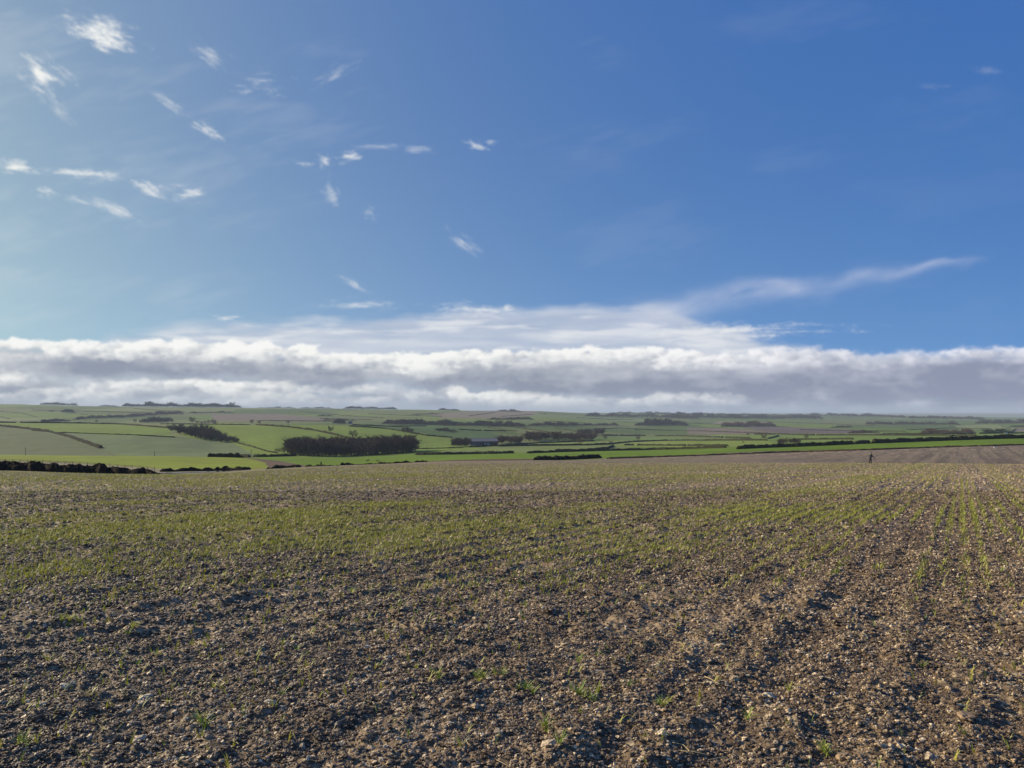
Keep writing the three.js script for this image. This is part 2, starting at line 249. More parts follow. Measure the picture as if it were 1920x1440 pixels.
function soilColor(x, z, D) {
  const q = across(x, z), l = along(x, z), st = fbm(q / 1.1, l / 70, 4, 0.65), row = drill(q, l);
  let c = mix3(SOIL, SOIL2, clamp(0.46 + 0.5 * fbm(x / 2.6, z / 2.6, 4) + 1.1 * st + 0.34 * row));
  // stones too small to build: grain of a size that the mesh can hold
  const lv = Math.max(0, Math.log2(D / 9)), l0 = Math.floor(lv), w0 = 0.024 * Math.pow(2, l0);
  const fl = (w) => vnoise(x / w + w * 91, z / (w * 2.2)), fleck = mix(fl(w0), fl(w0 * 2), lv - l0) * 1.15;
  c = mix3(c, fleck > 0 ? CHALK : [0.04, 0.027, 0.016], Math.pow(Math.abs(fleck), fleck > 0 ? 2.3 : 1.7) * 0.62);
  // past 80 m leaves are too small to build one by one; beyond the brow at the right the crop is thinner
  if (D > 40) { const bare = sstep(132, 150, -z) * sstep(0.15, 0.32, x / D); c = mix3(c, LEAF, clamp(crop(x, z) * (0.75 + 0.25 * row) * 0.66 * sstep(40, 85, D) * (1 - 0.7 * bare))); }
  return c;
}
const soilMat = new THREE.MeshPhysicalMaterial({ roughness: 0.7, specularIntensity: 0.5, vertexColors: true });
{
  const us = []; for (let u = -520; u <= 2440; u += 2.6) us.push(u);
  const Ds = []; for (let py = 1800; py > 877; py -= Math.max(1.5, 1.9 + (py - 1440) * 0.01)) Ds.push(EYE / (-(slopeOf(py)) - 0.053));
  for (let D = Ds[Ds.length - 1] * 1.006; D < 120; D *= 1.006) Ds.push(D);
  const NF = Ds.length; for (let i = 1; i <= 96; i++) Ds.push(i);  // the last rows run from 120 m to the field's edge, whatever its distance
  const nu = us.length, nd = Ds.length, pos = new Float32Array(nu * nd * 3), col = new Float32Array(nu * nd * 3);
  for (let j = 0; j < nd; j++) for (let i = 0; i < nu; i++) {
    const u = us[i], D = j < NF ? Ds[j] : 120 * Math.pow(curve(EDGE, u) / 120, Ds[j] / 96), x = (u - CX) / F * D, z = -D, o = (j * nu + i) * 3;
    const h = landUD(u, D) + relief(x, z) * (1 - 0.6 * sstep(100, 130, D)), c = soilColor(x, z, D);
    pos[o] = x; pos[o + 1] = h; pos[o + 2] = z; col[o] = c[0]; col[o + 1] = c[1]; col[o + 2] = c[2];
  }
  const idx = new Uint32Array((nu - 1) * (nd - 1) * 6); let k = 0;
  for (let j = 0; j < nd - 1; j++) for (let i = 0; i < nu - 1; i++) { const a = j * nu + i, b = a + 1, c = a + nu, d = c + 1; idx[k++] = a; idx[k++] = b; idx[k++] = c; idx[k++] = b; idx[k++] = d; idx[k++] = c; }
  tag(mesh('sown_field', geom(pos, idx, col), soilMat), 'brown stony field sown with sparse young cereal rows', null, null, 'structure');
}

// ---------------------------------------------------------------- the land beyond: fields as seen, each its own sheet
const G1 = [0.115, 0.185, 0.018], G2 = [0.115, 0.172, 0.026], G3 = [0.145, 0.19, 0.04], G4 = [0.085, 0.125, 0.035], G5 = [0.13, 0.15, 0.055], BR = [0.12, 0.085, 0.065], MV = [0.17, 0.135, 0.11], PALE = [0.24, 0.215, 0.14];
const FIELDS = [
  [[[-900, 800], [-900, 864], [0, 863], [120, 867], [240, 874.5], [310, 880], [470, 880], [505, 879.5], [498, 868], [478, 862], [450, 858], [150, 848]], 152, 420, [0.19, 0.235, 0.03], 'bright yellow green winter cereal field behind the dark earth heap'],
  [[[-900, 864], [0, 863], [120, 867], [240, 874.5], [310, 880], [470, 880], [505, 880], [505, 893], [-900, 893]], 140, 230, PALE, 'pale trodden headland beside the dark earth heap'],
  [[[455, 857.5], [480, 862.5], [498, 868], [505, 884], [575, 878], [572, 872.5], [520, 864]], 160, 420, BR, 'small dark brown ploughed triangle between the green fields'],
  [[[640, 880], [640, 871.5], [760, 866.5], [860, 862.2], [1000, 858.8], [1010, 868], [860, 870]], 183, 300, [0.10, 0.065, 0.045], 'narrow dark brown ploughed strip along the field edge'],
  [[[455, 857], [560, 856.5], [650, 857.5], [780, 853], [1000, 848.5], [1125, 846], [1390, 841], [1920, 821.5], [2800, 790], [2800, 840], [1920, 836], [1650, 846], [1450, 852], [1150, 864], [1010, 872], [860, 872], [580, 884], [505, 884], [520, 864]], 172, 640, G1, 'fresh green cereal field along the foot of the sown field'],
  [[[-900, 770], [0, 800], [60, 806], [130, 821], [180, 838], [220, 853], [220, 866], [-900, 866]], 420, 1400, [0.11, 0.135, 0.065], 'dull grey green hillside field below the curving hedge'],
  [[[0, 799], [60, 806], [130, 821], [180, 838], [222, 853], [380, 862], [480, 856], [440, 832], [350, 820], [200, 815.5], [100, 811], [60, 806]], 420, 1400, [0.125, 0.165, 0.075], 'grey green hillside field below the thin hedge line'],
  [[[-900, 760], [0, 792], [100, 792.5], [230, 795], [325, 802], [318, 816], [350, 822], [200, 816], [100, 811], [50, 805], [0, 799], [-900, 775]], 700, 1400, [0.14, 0.205, 0.036], 'light green field along the top of the hill'],
  [[[325, 802], [400, 795], [490, 797], [560, 802], [610, 812], [655, 824], [655, 860], [480, 858], [430, 830], [350, 822]], 420, 1400, [0.15, 0.21, 0.036], 'broad light green slope beside the hillside copse'],
  [[[490, 796.5], [560, 802], [610, 812], [655, 824], [790, 845], [900, 842], [870, 828], [790, 813], [740, 806], [690, 800], [600, 797]], 600, 1500, [0.155, 0.215, 0.04], 'light green slope rising behind the dark wood'],
  [[[700, 797], [780, 797], [850, 800], [910, 808], [940, 818], [900, 826], [860, 823], [800, 813], [740, 805]], 1000, 1700, [0.075, 0.125, 0.045], 'dark green field on the slope above the barn'],
  [[[780, 853], [900, 838], [1000, 836], [1130, 834], [1190, 838], [1130, 846], [1000, 849]], 500, 1000, [0.15, 0.19, 0.06], 'pale green meadow below the barn'],
  [[[900, 837], [960, 832], [1130, 826], [1250, 826], [1250, 834], [1130, 834]], 700, 1300, [0.18, 0.225, 0.05], 'sunlit strip of green field in front of the barn wood'],
  [[[1130, 834], [1250, 827], [1440, 826], [1460, 833], [1390, 838], [1190, 838]], 500, 1300, [0.17, 0.22, 0.045], 'sunlit green field behind the low clipped hedges'],
  [[[1110, 819], [1250, 819], [1420, 825], [1250, 826.5], [1110, 826]], 900, 1800, [0.13, 0.185, 0.05], 'green field crossed by a broken hedge'],
  [[[1330, 816], [1600, 816], [1920, 812], [2800, 790], [2800, 812], [1920, 821], [1660, 829], [1500, 834], [1440, 826]], 450, 1500, [0.14, 0.2, 0.045], 'green field beyond the long tall hedge'],
  [[[1290, 802], [1370, 803], [1450, 810], [1450, 815], [1290, 813]], 1300, 3000, MV, 'mauve brown bare field in the valley'],
  [[[1370, 799], [1460, 800], [1620, 806], [1620, 813], [1460, 812]], 1300, 3300, [0.13, 0.105, 0.095], 'dark mauve ploughed field in the valley'],
  [[[395, 777], [520, 776], [640, 788], [540, 789], [400, 788.5]], 1700, 3200, MV, 'mauve brown bare field on the far hillside'],
  [[[800, 776], [880, 771], [1010, 771], [1000, 779], [940, 785], [830, 784]], 2300, 4200, [0.2, 0.165, 0.12], 'tan bare field near the skyline'],
  [[[1350, 790], [1420, 790], [1450, 794], [1330, 796]], 2300, 4500, [0.24, 0.2, 0.15], 'pale stubble field far down the valley'],
  [[[1790, 797], [1875, 796], [1905, 803], [1800, 806]], 1700, 3500, [0.19, 0.22, 0.08], 'pale green field above the white house'],
  [[[1905, 803], [2300, 795], [2300, 810], [1885, 812]], 1500, 3000, MV, 'mauve field beside the white house'],
  [[[440, 768], [580, 768], [640, 776], [620, 778], [440, 775]], 2600, 3700, G4, 'dark green field under the far skyline'],
];
const inside = (p, x, y) => { let c = false; for (let i = 0, j = p.length - 1; i < p.length; j = i++) { const [a, b] = p[i], [d, e] = p[j]; if ((b > y) !== (e > y) && x < (d - a) * (y - b) / (e - b) + a) c = !c; } return c; };
const CELLS = [G3, G5, G2, [0.16, 0.195, 0.075], G4, [0.16, 0.195, 0.075], G3, [0.14, 0.165, 0.06], G5, G4];
function patchwork(x, z) {                                        // irregular parcels of far farmland
  const wx = x / 330 + 0.35 * fbm(x / 700, z / 700, 2), wz = z / 420 + 0.35 * fbm(x / 700 + 5, z / 700, 2); let b = 9, id = 0;
  const ix = Math.floor(wx), iz = Math.floor(wz);
  for (let a = -1; a < 2; a++) for (let c = -1; c < 2; c++) { const h = TAB[(Math.imul(ix + a, 73856093) ^ Math.imul(iz + c, 19349663)) & 65535], g = TAB[(Math.imul(ix + a, 83492791) ^ Math.imul(iz + c, 2971215)) & 65535]; const d = Math.abs(ix + a + 0.5 + h * 0.3 - wx) + Math.abs(iz + c + 0.5 + g * 0.3 - wz); if (d < b) { b = d; id = Math.floor((h * 0.5 + 0.5) * 9.99); } }
  return CELLS[id];
}
const landMat = new THREE.MeshPhysicalMaterial({ roughness: 0.95, specularIntensity: 0.15, vertexColors: true });
{
  const us = []; for (let u = -520; u <= 2440; u += 4) us.push(u);
  const NR = 420, nu = us.length, nd = NR + 1, P = new Float32Array(nu * nd * 3), V = new Float32Array(nu * nd * 3);
  for (let j = 0; j < nd; j++) for (let i = 0; i < nu; i++) {
    const u = us[i], e = curve(EDGE, u) * 0.995, D = e * Math.pow(8600 / e, Math.pow(j / NR, 1.08)), o = (j * nu + i) * 3, y = landUD(u, D) - (j < 3 ? 0.03 : 0);
    P[o] = (u - CX) / F * D; P[o + 1] = y; P[o + 2] = -D; V[o] = pxOf(u, rowOf((y - EYE) / D)); V[o + 1] = rowOf((y - EYE) / D); V[o + 2] = D;
  }
  const lists = FIELDS.map(() => []), rest = [];
  const boxes = FIELDS.map(([p]) => [Math.min(...p.map((q) => q[0])), Math.max(...p.map((q) => q[0])), Math.min(...p.map((q) => q[1])), Math.max(...p.map((q) => q[1]))]);
  for (let j = 0; j < nd - 1; j++) for (let i = 0; i < nu - 1; i++) {
    const a = j * nu + i, q = [a, a + 1, a + nu, a + nu + 1], m = [0, 1, 2].map((k) => q.reduce((s, v) => s + V[v * 3 + k], 0) / 4);
    let f = -1; for (let n = 0; n < FIELDS.length; n++) { const [p, lo, hi] = FIELDS[n], b = boxes[n]; if (m[2] < lo || m[2] > hi || m[0] < b[0] || m[0] > b[1] || m[1] < b[2] || m[1] > b[3]) continue; if (inside(p, m[0], m[1])) { f = n; break; } }
    (f < 0 ? rest : lists[f]).push(q[0], q[1], q[2], q[1], q[3], q[2]);
  }
  const N = new Float32Array(nu * nd * 3); { const g = geom(P, rest.concat(...lists)); N.set(g.attributes.normal.array); }
  const cut = (list, color) => {
    const map = new Map(), pos = [], nor = [], col = [], idx = [];
    for (const v of list) { let k = map.get(v); if (k === undefined) { k = pos.length / 3; map.set(v, k); const x = P[v * 3], y = P[v * 3 + 1], z = P[v * 3 + 2], c = color(x, z), s = 1 + 0.16 * fbm(x / 34, z / 60, 3) + 0.10 * vnoise(x / 5, z / 9); pos.push(x, y, z); nor.push(N[v * 3], N[v * 3 + 1], N[v * 3 + 2]); col.push(c[0] * s, c[1] * s, c[2] * s); } idx.push(k); }
    const g = geom(pos, idx, col); g.setAttribute('normal', new THREE.BufferAttribute(new Float32Array(nor), 3)); return g;
  };
  FIELDS.forEach(([, , , c, label], n) => { if (lists[n].length) tag(mesh('field', cut(lists[n], () => c), landMat), label, null, null, 'structure'); });
  tag(mesh('hills', cut(rest, (x, z) => -z < 800 ? G2 : patchwork(x, z)), landMat), 'rolling patchwork farmland reaching to the far skyline', null, null, 'structure');
}
{ // the land beside and behind the photographer
  const pos = [], col = [], idx = [], na = 120, rs = [0]; for (let r = 0.6; r < 9000; r *= 1.12) rs.push(r);
  rs.forEach((r) => { for (let i = 0; i <= na; i++) { const az = 0.775 + (2 * Math.PI - 1.55) * i / na, x = Math.sin(az) * r, z = -Math.cos(az) * r, c = r < 150 ? SOIL2 : G2; pos.push(x, land(x, z) - 0.06, z); col.push(...c); } });
  for (let j = 0; j < rs.length - 1; j++) for (let i = 0; i < na; i++) { const a = j * (na + 1) + i; idx.push(a, a + na + 1, a + 1, a + 1, a + na + 1, a + na + 2); }
  tag(mesh('surrounding_land', geom(pos, idx, col), landMat), 'field and farmland around the viewpoint', null, null, 'structure');
}

// ---------------------------------------------------------------- trees (bare in winter), hedges, woods
const barkMat = matte(rgb(0.07, 0.056, 0.046)), twigMat = matte(rgb(0.088, 0.064, 0.052)), russetMat = matte(rgb(0.13, 0.085, 0.055)), hedgeMat = matte(rgb(0.03, 0.032, 0.015)), hedgeTwigMat = matte(rgb(0.035, 0.033, 0.018)), darkMat = matte(rgb(0.02, 0.02, 0.012)), firMat = matte(rgb(0.03, 0.045, 0.022));  // hedge and dark mats lowered: self-shadow of bare twigs put into the colour
const V3 = (x, y, z) => new THREE.Vector3(x, y, z);
function tube(pts, r0, r1, sides, pos, idx) {                     // tapered limb through points, appended to pos and idx
  const base = pos.length / 3, n = pts.length, A = V3(), B = V3(), T = V3();
  for (let i = 0; i < n; i++) {
    T.subVectors(pts[Math.min(n - 1, i + 1)], pts[Math.max(0, i - 1)]).normalize();
    A.set(T.y, -T.x, 0.3); A.cross(T).normalize(); B.crossVectors(T, A);
    const r = mix(r0, r1, i / (n - 1));
    for (let k = 0; k < sides; k++) { const a = k / sides * 2 * Math.PI, c = Math.cos(a) * r, s = Math.sin(a) * r; pos.push(pts[i].x + A.x * c + B.x * s, pts[i].y + A.y * c + B.y * s, pts[i].z + A.z * c + B.z * s); }
  }
  for (let i = 0; i < n - 1; i++) for (let k = 0; k < sides; k++) { const a = base + i * sides + k, b = base + i * sides + (k + 1) % sides; idx.push(a, b, a + sides, b, b + sides, a + sides); }
}
function sliver(pos, idx, p, d, len, w, R) {                      // one twig or spray of fine twigs: a thin bent blade
  const k = pos.length / 3, s = V3(R() - 0.5, R() - 0.5, R() - 0.5).cross(d).normalize().multiplyScalar(w / 2);
  pos.push(p.x - s.x, p.y - s.y, p.z - s.z, p.x + s.x, p.y + s.y, p.z + s.z, p.x + d.x * len + s.y * 0.5, p.y + d.y * len, p.z + d.z * len + s.x * 0.5); idx.push(k, k + 1, k + 2);
}
function treeShape(seed, { w = 0.42, clear = 0.28, limbs = 9, twigs = 620, tw = 0.011, tl = 0.12, lean = 0, fine = true }) { // height 1, base at the origin
  const R = rng(seed), tp = [], ti = [], cp = [], ci = [];
  const top = V3((R() - 0.5) * 0.08 + lean, 0.82, (R() - 0.5) * 0.08), tr = [V3(0, -0.03, 0), V3(top.x * 0.2, 0.22, top.z * 0.2), V3(top.x * 0.6 + (R() - 0.5) * 0.04, 0.52, top.z * 0.6), top];
  tube(tr, 0.026, 0.006, 6, tp, ti);
  const tips = [];
  for (let i = 0; i < limbs; i++) {
    const h = mix(clear, 0.75, (i + R() * 0.6) / limbs), az = i * 2.4 + R(), f = h / 0.82, p0 = V3(top.x * f, h, top.z * f);
    const reach = w * (0.75 + 0.4 * R()) * Math.sqrt(Math.max(0.15, 1 - Math.pow((h - 0.42) / 0.62, 2))), up = mix(0.16, 0.24, R()) + h * 0.05;
    const p1 = p0.clone().add(V3(Math.cos(az) * reach * 0.5, up * 0.55, Math.sin(az) * reach * 0.5)), p2 = p0.clone().add(V3(Math.cos(az + 0.2) * reach, up, Math.sin(az + 0.2) * reach));
    tube([p0, p1, p2], 0.011, 0.003, 4, tp, ti);
    for (let k = 0; k < (fine ? 5 : 2); k++) {
      const t = 0.3 + 0.7 * R(), q = t < 0.5 ? p0.clone().lerp(p1, t * 2) : p1.clone().lerp(p2, t * 2 - 1), a2 = az + (R() - 0.5) * 2.4, l = 0.12 + 0.12 * R();
      const e = q.clone().add(V3(Math.cos(a2) * l, l * (0.5 + 0.7 * R()), Math.sin(a2) * l)); if (fine) tube([q, e], 0.0045, 0.0015, 3, tp, ti); tips.push([q, e]);
    }
    tips.push([p1, p2]);
  }
  tips.push([tr[2], tr[3]]);
  for (let i = 0; i < twigs; i++) {
    const [a, b] = tips[Math.floor(R() * tips.length)], p = a.clone().lerp(b, 0.25 + 0.8 * R()).add(V3(R() - 0.5, R() - 0.5, R() - 0.5).multiplyScalar(0.09));
    const d = b.clone().sub(a).normalize().multiplyScalar(0.7).add(V3(R() - 0.5, R() * 0.9 - 0.15, R() - 0.5)).normalize();
    sliver(cp, ci, p, d, tl * (0.5 + R()), tw * (0.6 + 0.9 * R()), R);
  }
  return { trunk: geom(tp, ti), crown: geom(cp, ci) };
}
const OAK = [11, 12, 13].map((s) => treeShape(s, { w: 0.40, clear: 0.2, limbs: 14, twigs: 1100, tw: 0.014, tl: 0.13 }));
const WOOD = [21, 22, 23, 24].map((s) => treeShape(s, { w: 0.27, clear: 0.07, limbs: 14, twigs: 900, tw: 0.02, tl: 0.13 }));
const BUSH = [31, 32, 33].map((s) => treeShape(s, { w: 0.6, clear: 0.08, limbs: 10, twigs: 560, tw: 0.026, tl: 0.2 }));
const FAR = [41, 42].map((s) => { const t = treeShape(s, { w: 0.42, clear: 0.12, limbs: 8, twigs: 230, tw: 0.045, tl: 0.2, fine: false }); return mergeGeometries([t.trunk, t.crown]); });
function tree(px, py, hpx, kind, label, grp, { name = 'bare_tree', crown = twigMat, Dmin = 100, Dmax = 8500, R = rng(px * 13 + py * 7), wide = 1 } = {}) {
  const p = hit(px, py, Dmin, Dmax), h = hpx * p.D / F, s = kind[Math.floor(R() * kind.length)];
  const g = group(name, p.x, p.y - 0.1, p.z); tag(g, label, name.includes('bush') ? 'bush' : 'tree', grp);
  mesh('trunk', s.trunk, barkMat, g); mesh('crown', s.crown, crown, g);
  g.scale.set(h * wide * (0.9 + 0.2 * R()), h, h * wide * (0.9 + 0.2 * R())); g.rotation.y = R() * 6.28;
  return g;
}
// trees that stand alone
tree(620, 812, 12, OAK, 'lone spreading bare tree on the hedge line above the dark wood', null);
tree(662, 824, 16, OAK, 'large bare tree at the lower end of the hedge, crown above the dark wood', null, { Dmin: 760 });
tree(521, 850, 9, BUSH, 'small bare tree standing near the left end of the dark wood', null, { name: 'small_tree' });
tree(531, 851, 13, WOOD, 'thin bare tree touching the left end of the dark wood', null, { name: 'small_tree' });
tree(1088, 834, 11, OAK, 'russet round headed tree on the clipped hedge below the barn wood', null, { crown: russetMat });
tree(1135, 825, 8, OAK, 'small pale bare tree beyond the end of the barn wood', null);
tree(1146, 833, 6, BUSH, 'bushy tree where the clipped hedges meet', null);
tree(1196, 827, 9, OAK, 'bare tree standing on the dark hedge end in the valley', null);
tree(1433, 826, 11, OAK, 'grey bare tree on the field boundary left of the hedge copse', null);
tree(1512, 824, 9, OAK, 'two armed bare tree right of the hedge copse', null);
tree(360, 795, 12, OAK, 'tall bare tree on the ridge above the hillside copse', null, { Dmin: 900 });
tree(313, 793, 7, OAK, 'small bare tree on the ridge hedge near the copse', null, { Dmin: 900 });
tree(253, 793, 7, OAK, 'small spreading bare tree alone on the ridge', null, { Dmin: 900 });
tree(181, 793.5, 6, OAK, 'small bare tree on the ridge hedge above the curving hedge', null, { Dmin: 900 });
tree(472, 796, 9, OAK, 'bare tree on the ridge, first of a loose pair', null, { Dmin: 900 });
tree(486, 796, 7, OAK, 'bare tree on the ridge, smaller of a loose pair', null, { Dmin: 900 });
tree(540, 796, 7, OAK, 'bare tree alone on the ridge beyond the light green slope', null, { Dmin: 900 });
tree(690, 866, 5, BUSH, 'low bush on the field edge before the dark wood', null, { name: 'bush', Dmin: 170, Dmax: 330 });
tree(708, 866, 4, BUSH, 'smallest low bush on the field edge beside the brown strip', null, { name: 'bush', Dmin: 170, Dmax: 330 });
tree(1393, 831, 4, BUSH, 'little round bush beside the hedge copse', null, { name: 'bush' });
for (const [x, y, h] of [[756, 811, 9], [762, 812, 11], [768, 812, 8], [772, 813, 9]]) tree(x, y, h, WOOD, 'slim bare tree in the small cluster on the slope hedge', 'small cluster of slim trees on the slope hedge', { wide: 1.2 });
for (const [x, y, h] of [[370, 795, 6], [378, 795, 5], [386, 795, 6], [393, 795, 7], [399, 795, 8], [404, 795.5, 6]]) tree(x, y, h, BUSH, 'bushy bare tree in the row on the ridge behind the copse', 'row of bushy trees on the ridge', { Dmin: 900 });
// the dark wood on the valley floor
{
  const R = rng(5), front = [[533, 852.5], [560, 855], [600, 856.5], [680, 855.5], [730, 852], [780, 849.5]];
  for (let row = 0; row < 4; row++) for (let i = 0; i < 27; i++) {
    const px = 541 + (i + 0.2 + 0.6 * R()) * 8.7 + (row % 2) * 4, py = curve(front, px) - row * 1.1 - R() * 0.6, ends = Math.min(sstep(530, 556, px), sstep(786, 762, px));
    if (px > 777) continue;
    tree(px, py, (24.5 + 4.5 * R() + row * 0.5) * (0.72 + 0.28 * ends), WOOD, row === 0 ? 'bare dark tree in the front row of the valley wood' : 'bare dark tree deep in the valley wood', row === 0 ? 'front row of the valley wood' : 'trees of the valley wood', { Dmin: 560, Dmax: 800, R, wide: 1.5 });
  }
}
{ const R = rng(15); for (let i = 0; i < 34; i++) { const px = 541 + i * 7 + R() * 4; tree(px, curve([[533, 852.8], [560, 855.2], [600, 856.8], [680, 855.8], [730, 852.3], [780, 849.8]], px) - 0.5 - R(), 6 + 6 * R(), BUSH, 'low bare bush in the undergrowth at the foot of the valley wood', 'undergrowth of the valley wood', { name: 'bush', Dmin: 560, Dmax: 800, R, wide: 1 }); } }
// copse on the hillside
{
  const R = rng(6), poly = [[312, 803], [330, 808], [345, 810], [365, 811], [390, 814], [412, 820], [447, 831], [430, 831.5], [400, 828], [370, 824], [345, 819], [322, 811]]; let n = 0;
  while (n < 56) { const px = 312 + R() * 136, py = 802 + R() * 30; if (!inside(poly, px, py)) continue; tree(px, py, (px < 333 ? 7 : mix(14, 9, sstep(380, 440, px))) * (0.8 + 0.4 * R()), WOOD, 'bare tree in the dense copse on the hillside', 'trees of the hillside copse', { Dmin: 560, R, wide: 1.7 }); n++; }
}
// clump beside the barn, woods behind it, hedge copse, trees by the white house
{
  const R = rng(8);
  for (let i = 0; i < 15; i++) tree(850 + i * 2.1, 838.5 - (i % 3) * 0.7, 13.5 + 2.5 * R(), WOOD, 'tall straight bare tree in the clump at the barn gable', 'clump of trees at the barn gable', { Dmin: 650, R, wide: 1.1 });
  for (let i = 0; i < 20; i++) tree(930 + R() * 50, 832.5 - R() * 4, 9 + 3 * R(), WOOD, 'bare tree in the thicket behind the barn', 'thicket behind the barn', { Dmin: 830, R, wide: 1.7, crown: R() < 0.3 ? russetMat : twigMat });
  for (let i = 0; i < 50; i++) { const px = 984 + R() * 131; tree(px, 828 - (px - 984) * 0.012 - R() * 5, (px < 1050 ? 11 : 9) + 3 * R(), WOOD, 'bare tree in the long wood right of the barn', 'long wood right of the barn', { Dmin: 830, R, wide: 1.7, crown: R() < 0.35 ? russetMat : twigMat }); }
  for (let i = 0; i < 16; i++) tree(1086 + R() * 48, 815.5 - R() * 2, 8 + 2.5 * R(), WOOD, 'bare tree in the small square wood beyond the long wood', 'small square wood', { Dmin: 1000, R, wide: 1.6 });
  for (let i = 0; i < 12; i++) tree(1462 + R() * 38, 833.5 - R() * 2.5, 7 + 3.5 * R(), BUSH, 'spreading bare thorn tree in the copse behind the tall hedge', 'thorn copse behind the tall hedge', { Dmin: 480, R, wide: 1.2 });
  for (const [x, y, h] of [[1848, 813, 8], [1853, 813, 8], [1858, 813, 7], [1863, 813, 7], [1872, 813, 8], [1877, 813, 9], [1882, 813, 8], [1890, 813, 6]]) tree(x, y, h, WOOD, 'dark tree in the shelter belt beside the white house', 'shelter belt beside the white house', { Dmin: 900, wide: 1.8, crown: firMat, R });
}
// far woods: each reads as one mass
function farWood(line, depth, hpx, n, label, { mat = twigMat, seed = 1, Dmin = 1300, wide = 1.25 } = {}) { // line: where its foot shows, [x, y] ...
  const R = rng(seed * 101 + 3), im = new THREE.InstancedMesh(FAR[seed % 2], mat, n), m = new THREE.Matrix4(), q = new THREE.Quaternion(), up = V3(0, 1, 0);
  const x0 = line[0][0], x1 = line[line.length - 1][0];
  for (let i = 0; i < n; i++) {
    const px = mix(x0, x1, (i + R()) / n), p = hit(px, curve(line, px), Dmin), D = p.D + R() * depth, u = uOf(px, 790), ends = 0.35 + 0.65 * Math.min(sstep(x0 - 1, x0 + 10, px), sstep(x1 + 1, x1 - 10, px));
    const lump = 0.75 + 0.45 * fbm(px / 9 + seed * 3, seed, 3), h = hpx * p.D / F * (0.5 + 0.6 * R()) * ends * lump * 1.15; m.compose(V3((u - CX) / F * D, landUD(u, D) - 0.3, -D), q.setFromAxisAngle(up, R() * 6.28), V3(h * wide, h, h * wide)); im.setMatrixAt(i, m);
  }
  im.name = numbered('distant_wood'); im.castShadow = im.receiveShadow = true; scene.add(im); tag(im, label, 'wood', null, 'stuff');
}
farWood([[74, 759], [146, 759]], 60, 6, 60, 'small round clump of trees on the far skyline', { seed: 1 });
farWood([[228, 763], [300, 763.5], [452, 765]], 160, 8, 260, 'long dark plantation along the far skyline', { seed: 2 });
farWood([[182, 762.5], [226, 763]], 60, 3.5, 40, 'low scrub joining the skyline plantation', { seed: 3 });
farWood([[478, 765.5], [556, 766]], 60, 3, 70, 'thin belt of trees on the far skyline', { seed: 4 });
farWood([[562, 766], [625, 766.5]], 60, 3, 60, 'second thin belt of trees on the far skyline', { seed: 5 });
farWood([[644, 767], [746, 768]], 120, 4.6, 120, 'dark flat topped belt on the far skyline', { seed: 6 });
farWood([[820, 770], [863, 770.5]], 100, 5, 60, 'small square plantation on the far skyline', { seed: 7 });
farWood([[932, 772], [982, 773]], 100, 4.5, 60, 'low domed plantation on the far skyline', { seed: 8 });
farWood([[1008, 777], [1026, 777.5]], 60, 3.5, 20, 'tiny plantation on the far hill', { seed: 9 });
farWood([[770, 778.5], [830, 777.5]], 50, 3.5, 60, 'strip of scrub on the far hill slope', { seed: 10 });
farWood([[92, 772], [103, 772]], 30, 5, 12, 'tiny clump on the far hillside', { seed: 11 });
farWood([[114, 773.5], [142, 774.5]], 40, 6, 30, 'small clump on the far hillside', { seed: 12 });
farWood([[76, 792], [134, 790.5]], 60, 6.5, 90, 'straggling wood beyond the left ridge', { seed: 13, Dmin: 1400 });
farWood([[136, 788], [200, 784.5], [345, 777]], 70, 6, 230, 'long belt of trees climbing the far hillside', { seed: 14, Dmin: 1400 });
farWood([[262, 793], [325, 791]], 70, 8, 90, 'dark wood just beyond the ridge', { seed: 15, Dmin: 1400 });
farWood([[350, 776], [440, 774.5]], 40, 4, 70, 'thin hedgerow of trees on the far hillside', { seed: 16, Dmin: 1400 });
farWood([[590, 781], [626, 780.5]], 40, 3.5, 40, 'short dark hedgerow on the far slope', { seed: 17 });
farWood([[624, 794.5], [648, 794.5]], 40, 9, 45, 'dark round clump around the far farmstead', { seed: 18, Dmin: 1400 });
farWood([[602, 789], [670, 790]], 40, 3.5, 60, 'hedgerow trees beside the far farmstead', { seed: 19, Dmin: 1400 });
farWood([[716, 796], [760, 796.5], [860, 799], [985, 801]], 90, 9.5, 420, 'dark belt of village trees across the valley', { seed: 20, Dmin: 1450 });
farWood([[912, 788], [1002, 787.5]], 60, 5, 110, 'wood edge above the village trees', { seed: 21, Dmin: 1900 });
farWood([[985, 800], [1060, 799.5], [1160, 798.5]], 70, 6.5, 240, 'continuing belt of village trees', { seed: 22, Dmin: 1500 });
farWood([[815, 808], [830, 810], [858, 812]], 50, 6, 60, 'dark thicket on the slope above the barn', { seed: 23, Dmin: 1000 });
farWood([[1095, 782], [1200, 783], [1310, 786]], 200, 7.5, 220, 'dark wood on the far valley side', { seed: 24, Dmin: 2300 });
farWood([[1190, 799], [1270, 798], [1290, 799]], 90, 10, 190, 'broad wood in the middle of the valley', { seed: 25, Dmin: 1500 });
farWood([[1352, 801], [1455, 800]], 120, 8.5, 210, 'brown wood in the far valley bottom', { seed: 26, mat: russetMat, Dmin: 1600 });
farWood([[1250, 784], [1400, 786], [1545, 787]], 300, 8, 300, 'hazy wood along the far valley side', { seed: 27, Dmin: 2600 });
farWood([[1545, 780.5], [1640, 782], [1700, 785]], 300, 6, 170, 'wooded crest on the hazy skyline', { seed: 28, Dmin: 3600 });
farWood([[1700, 786], [1750, 786.5], [1850, 788]], 250, 6, 160, 'dark crest of trees on the hazy skyline', { seed: 29, Dmin: 3300 });
farWood([[1828, 795.5], [1920, 795], [2050, 794]], 90, 8.5, 210, 'dark wood near the right hand hill end', { seed: 30, Dmin: 1700 });
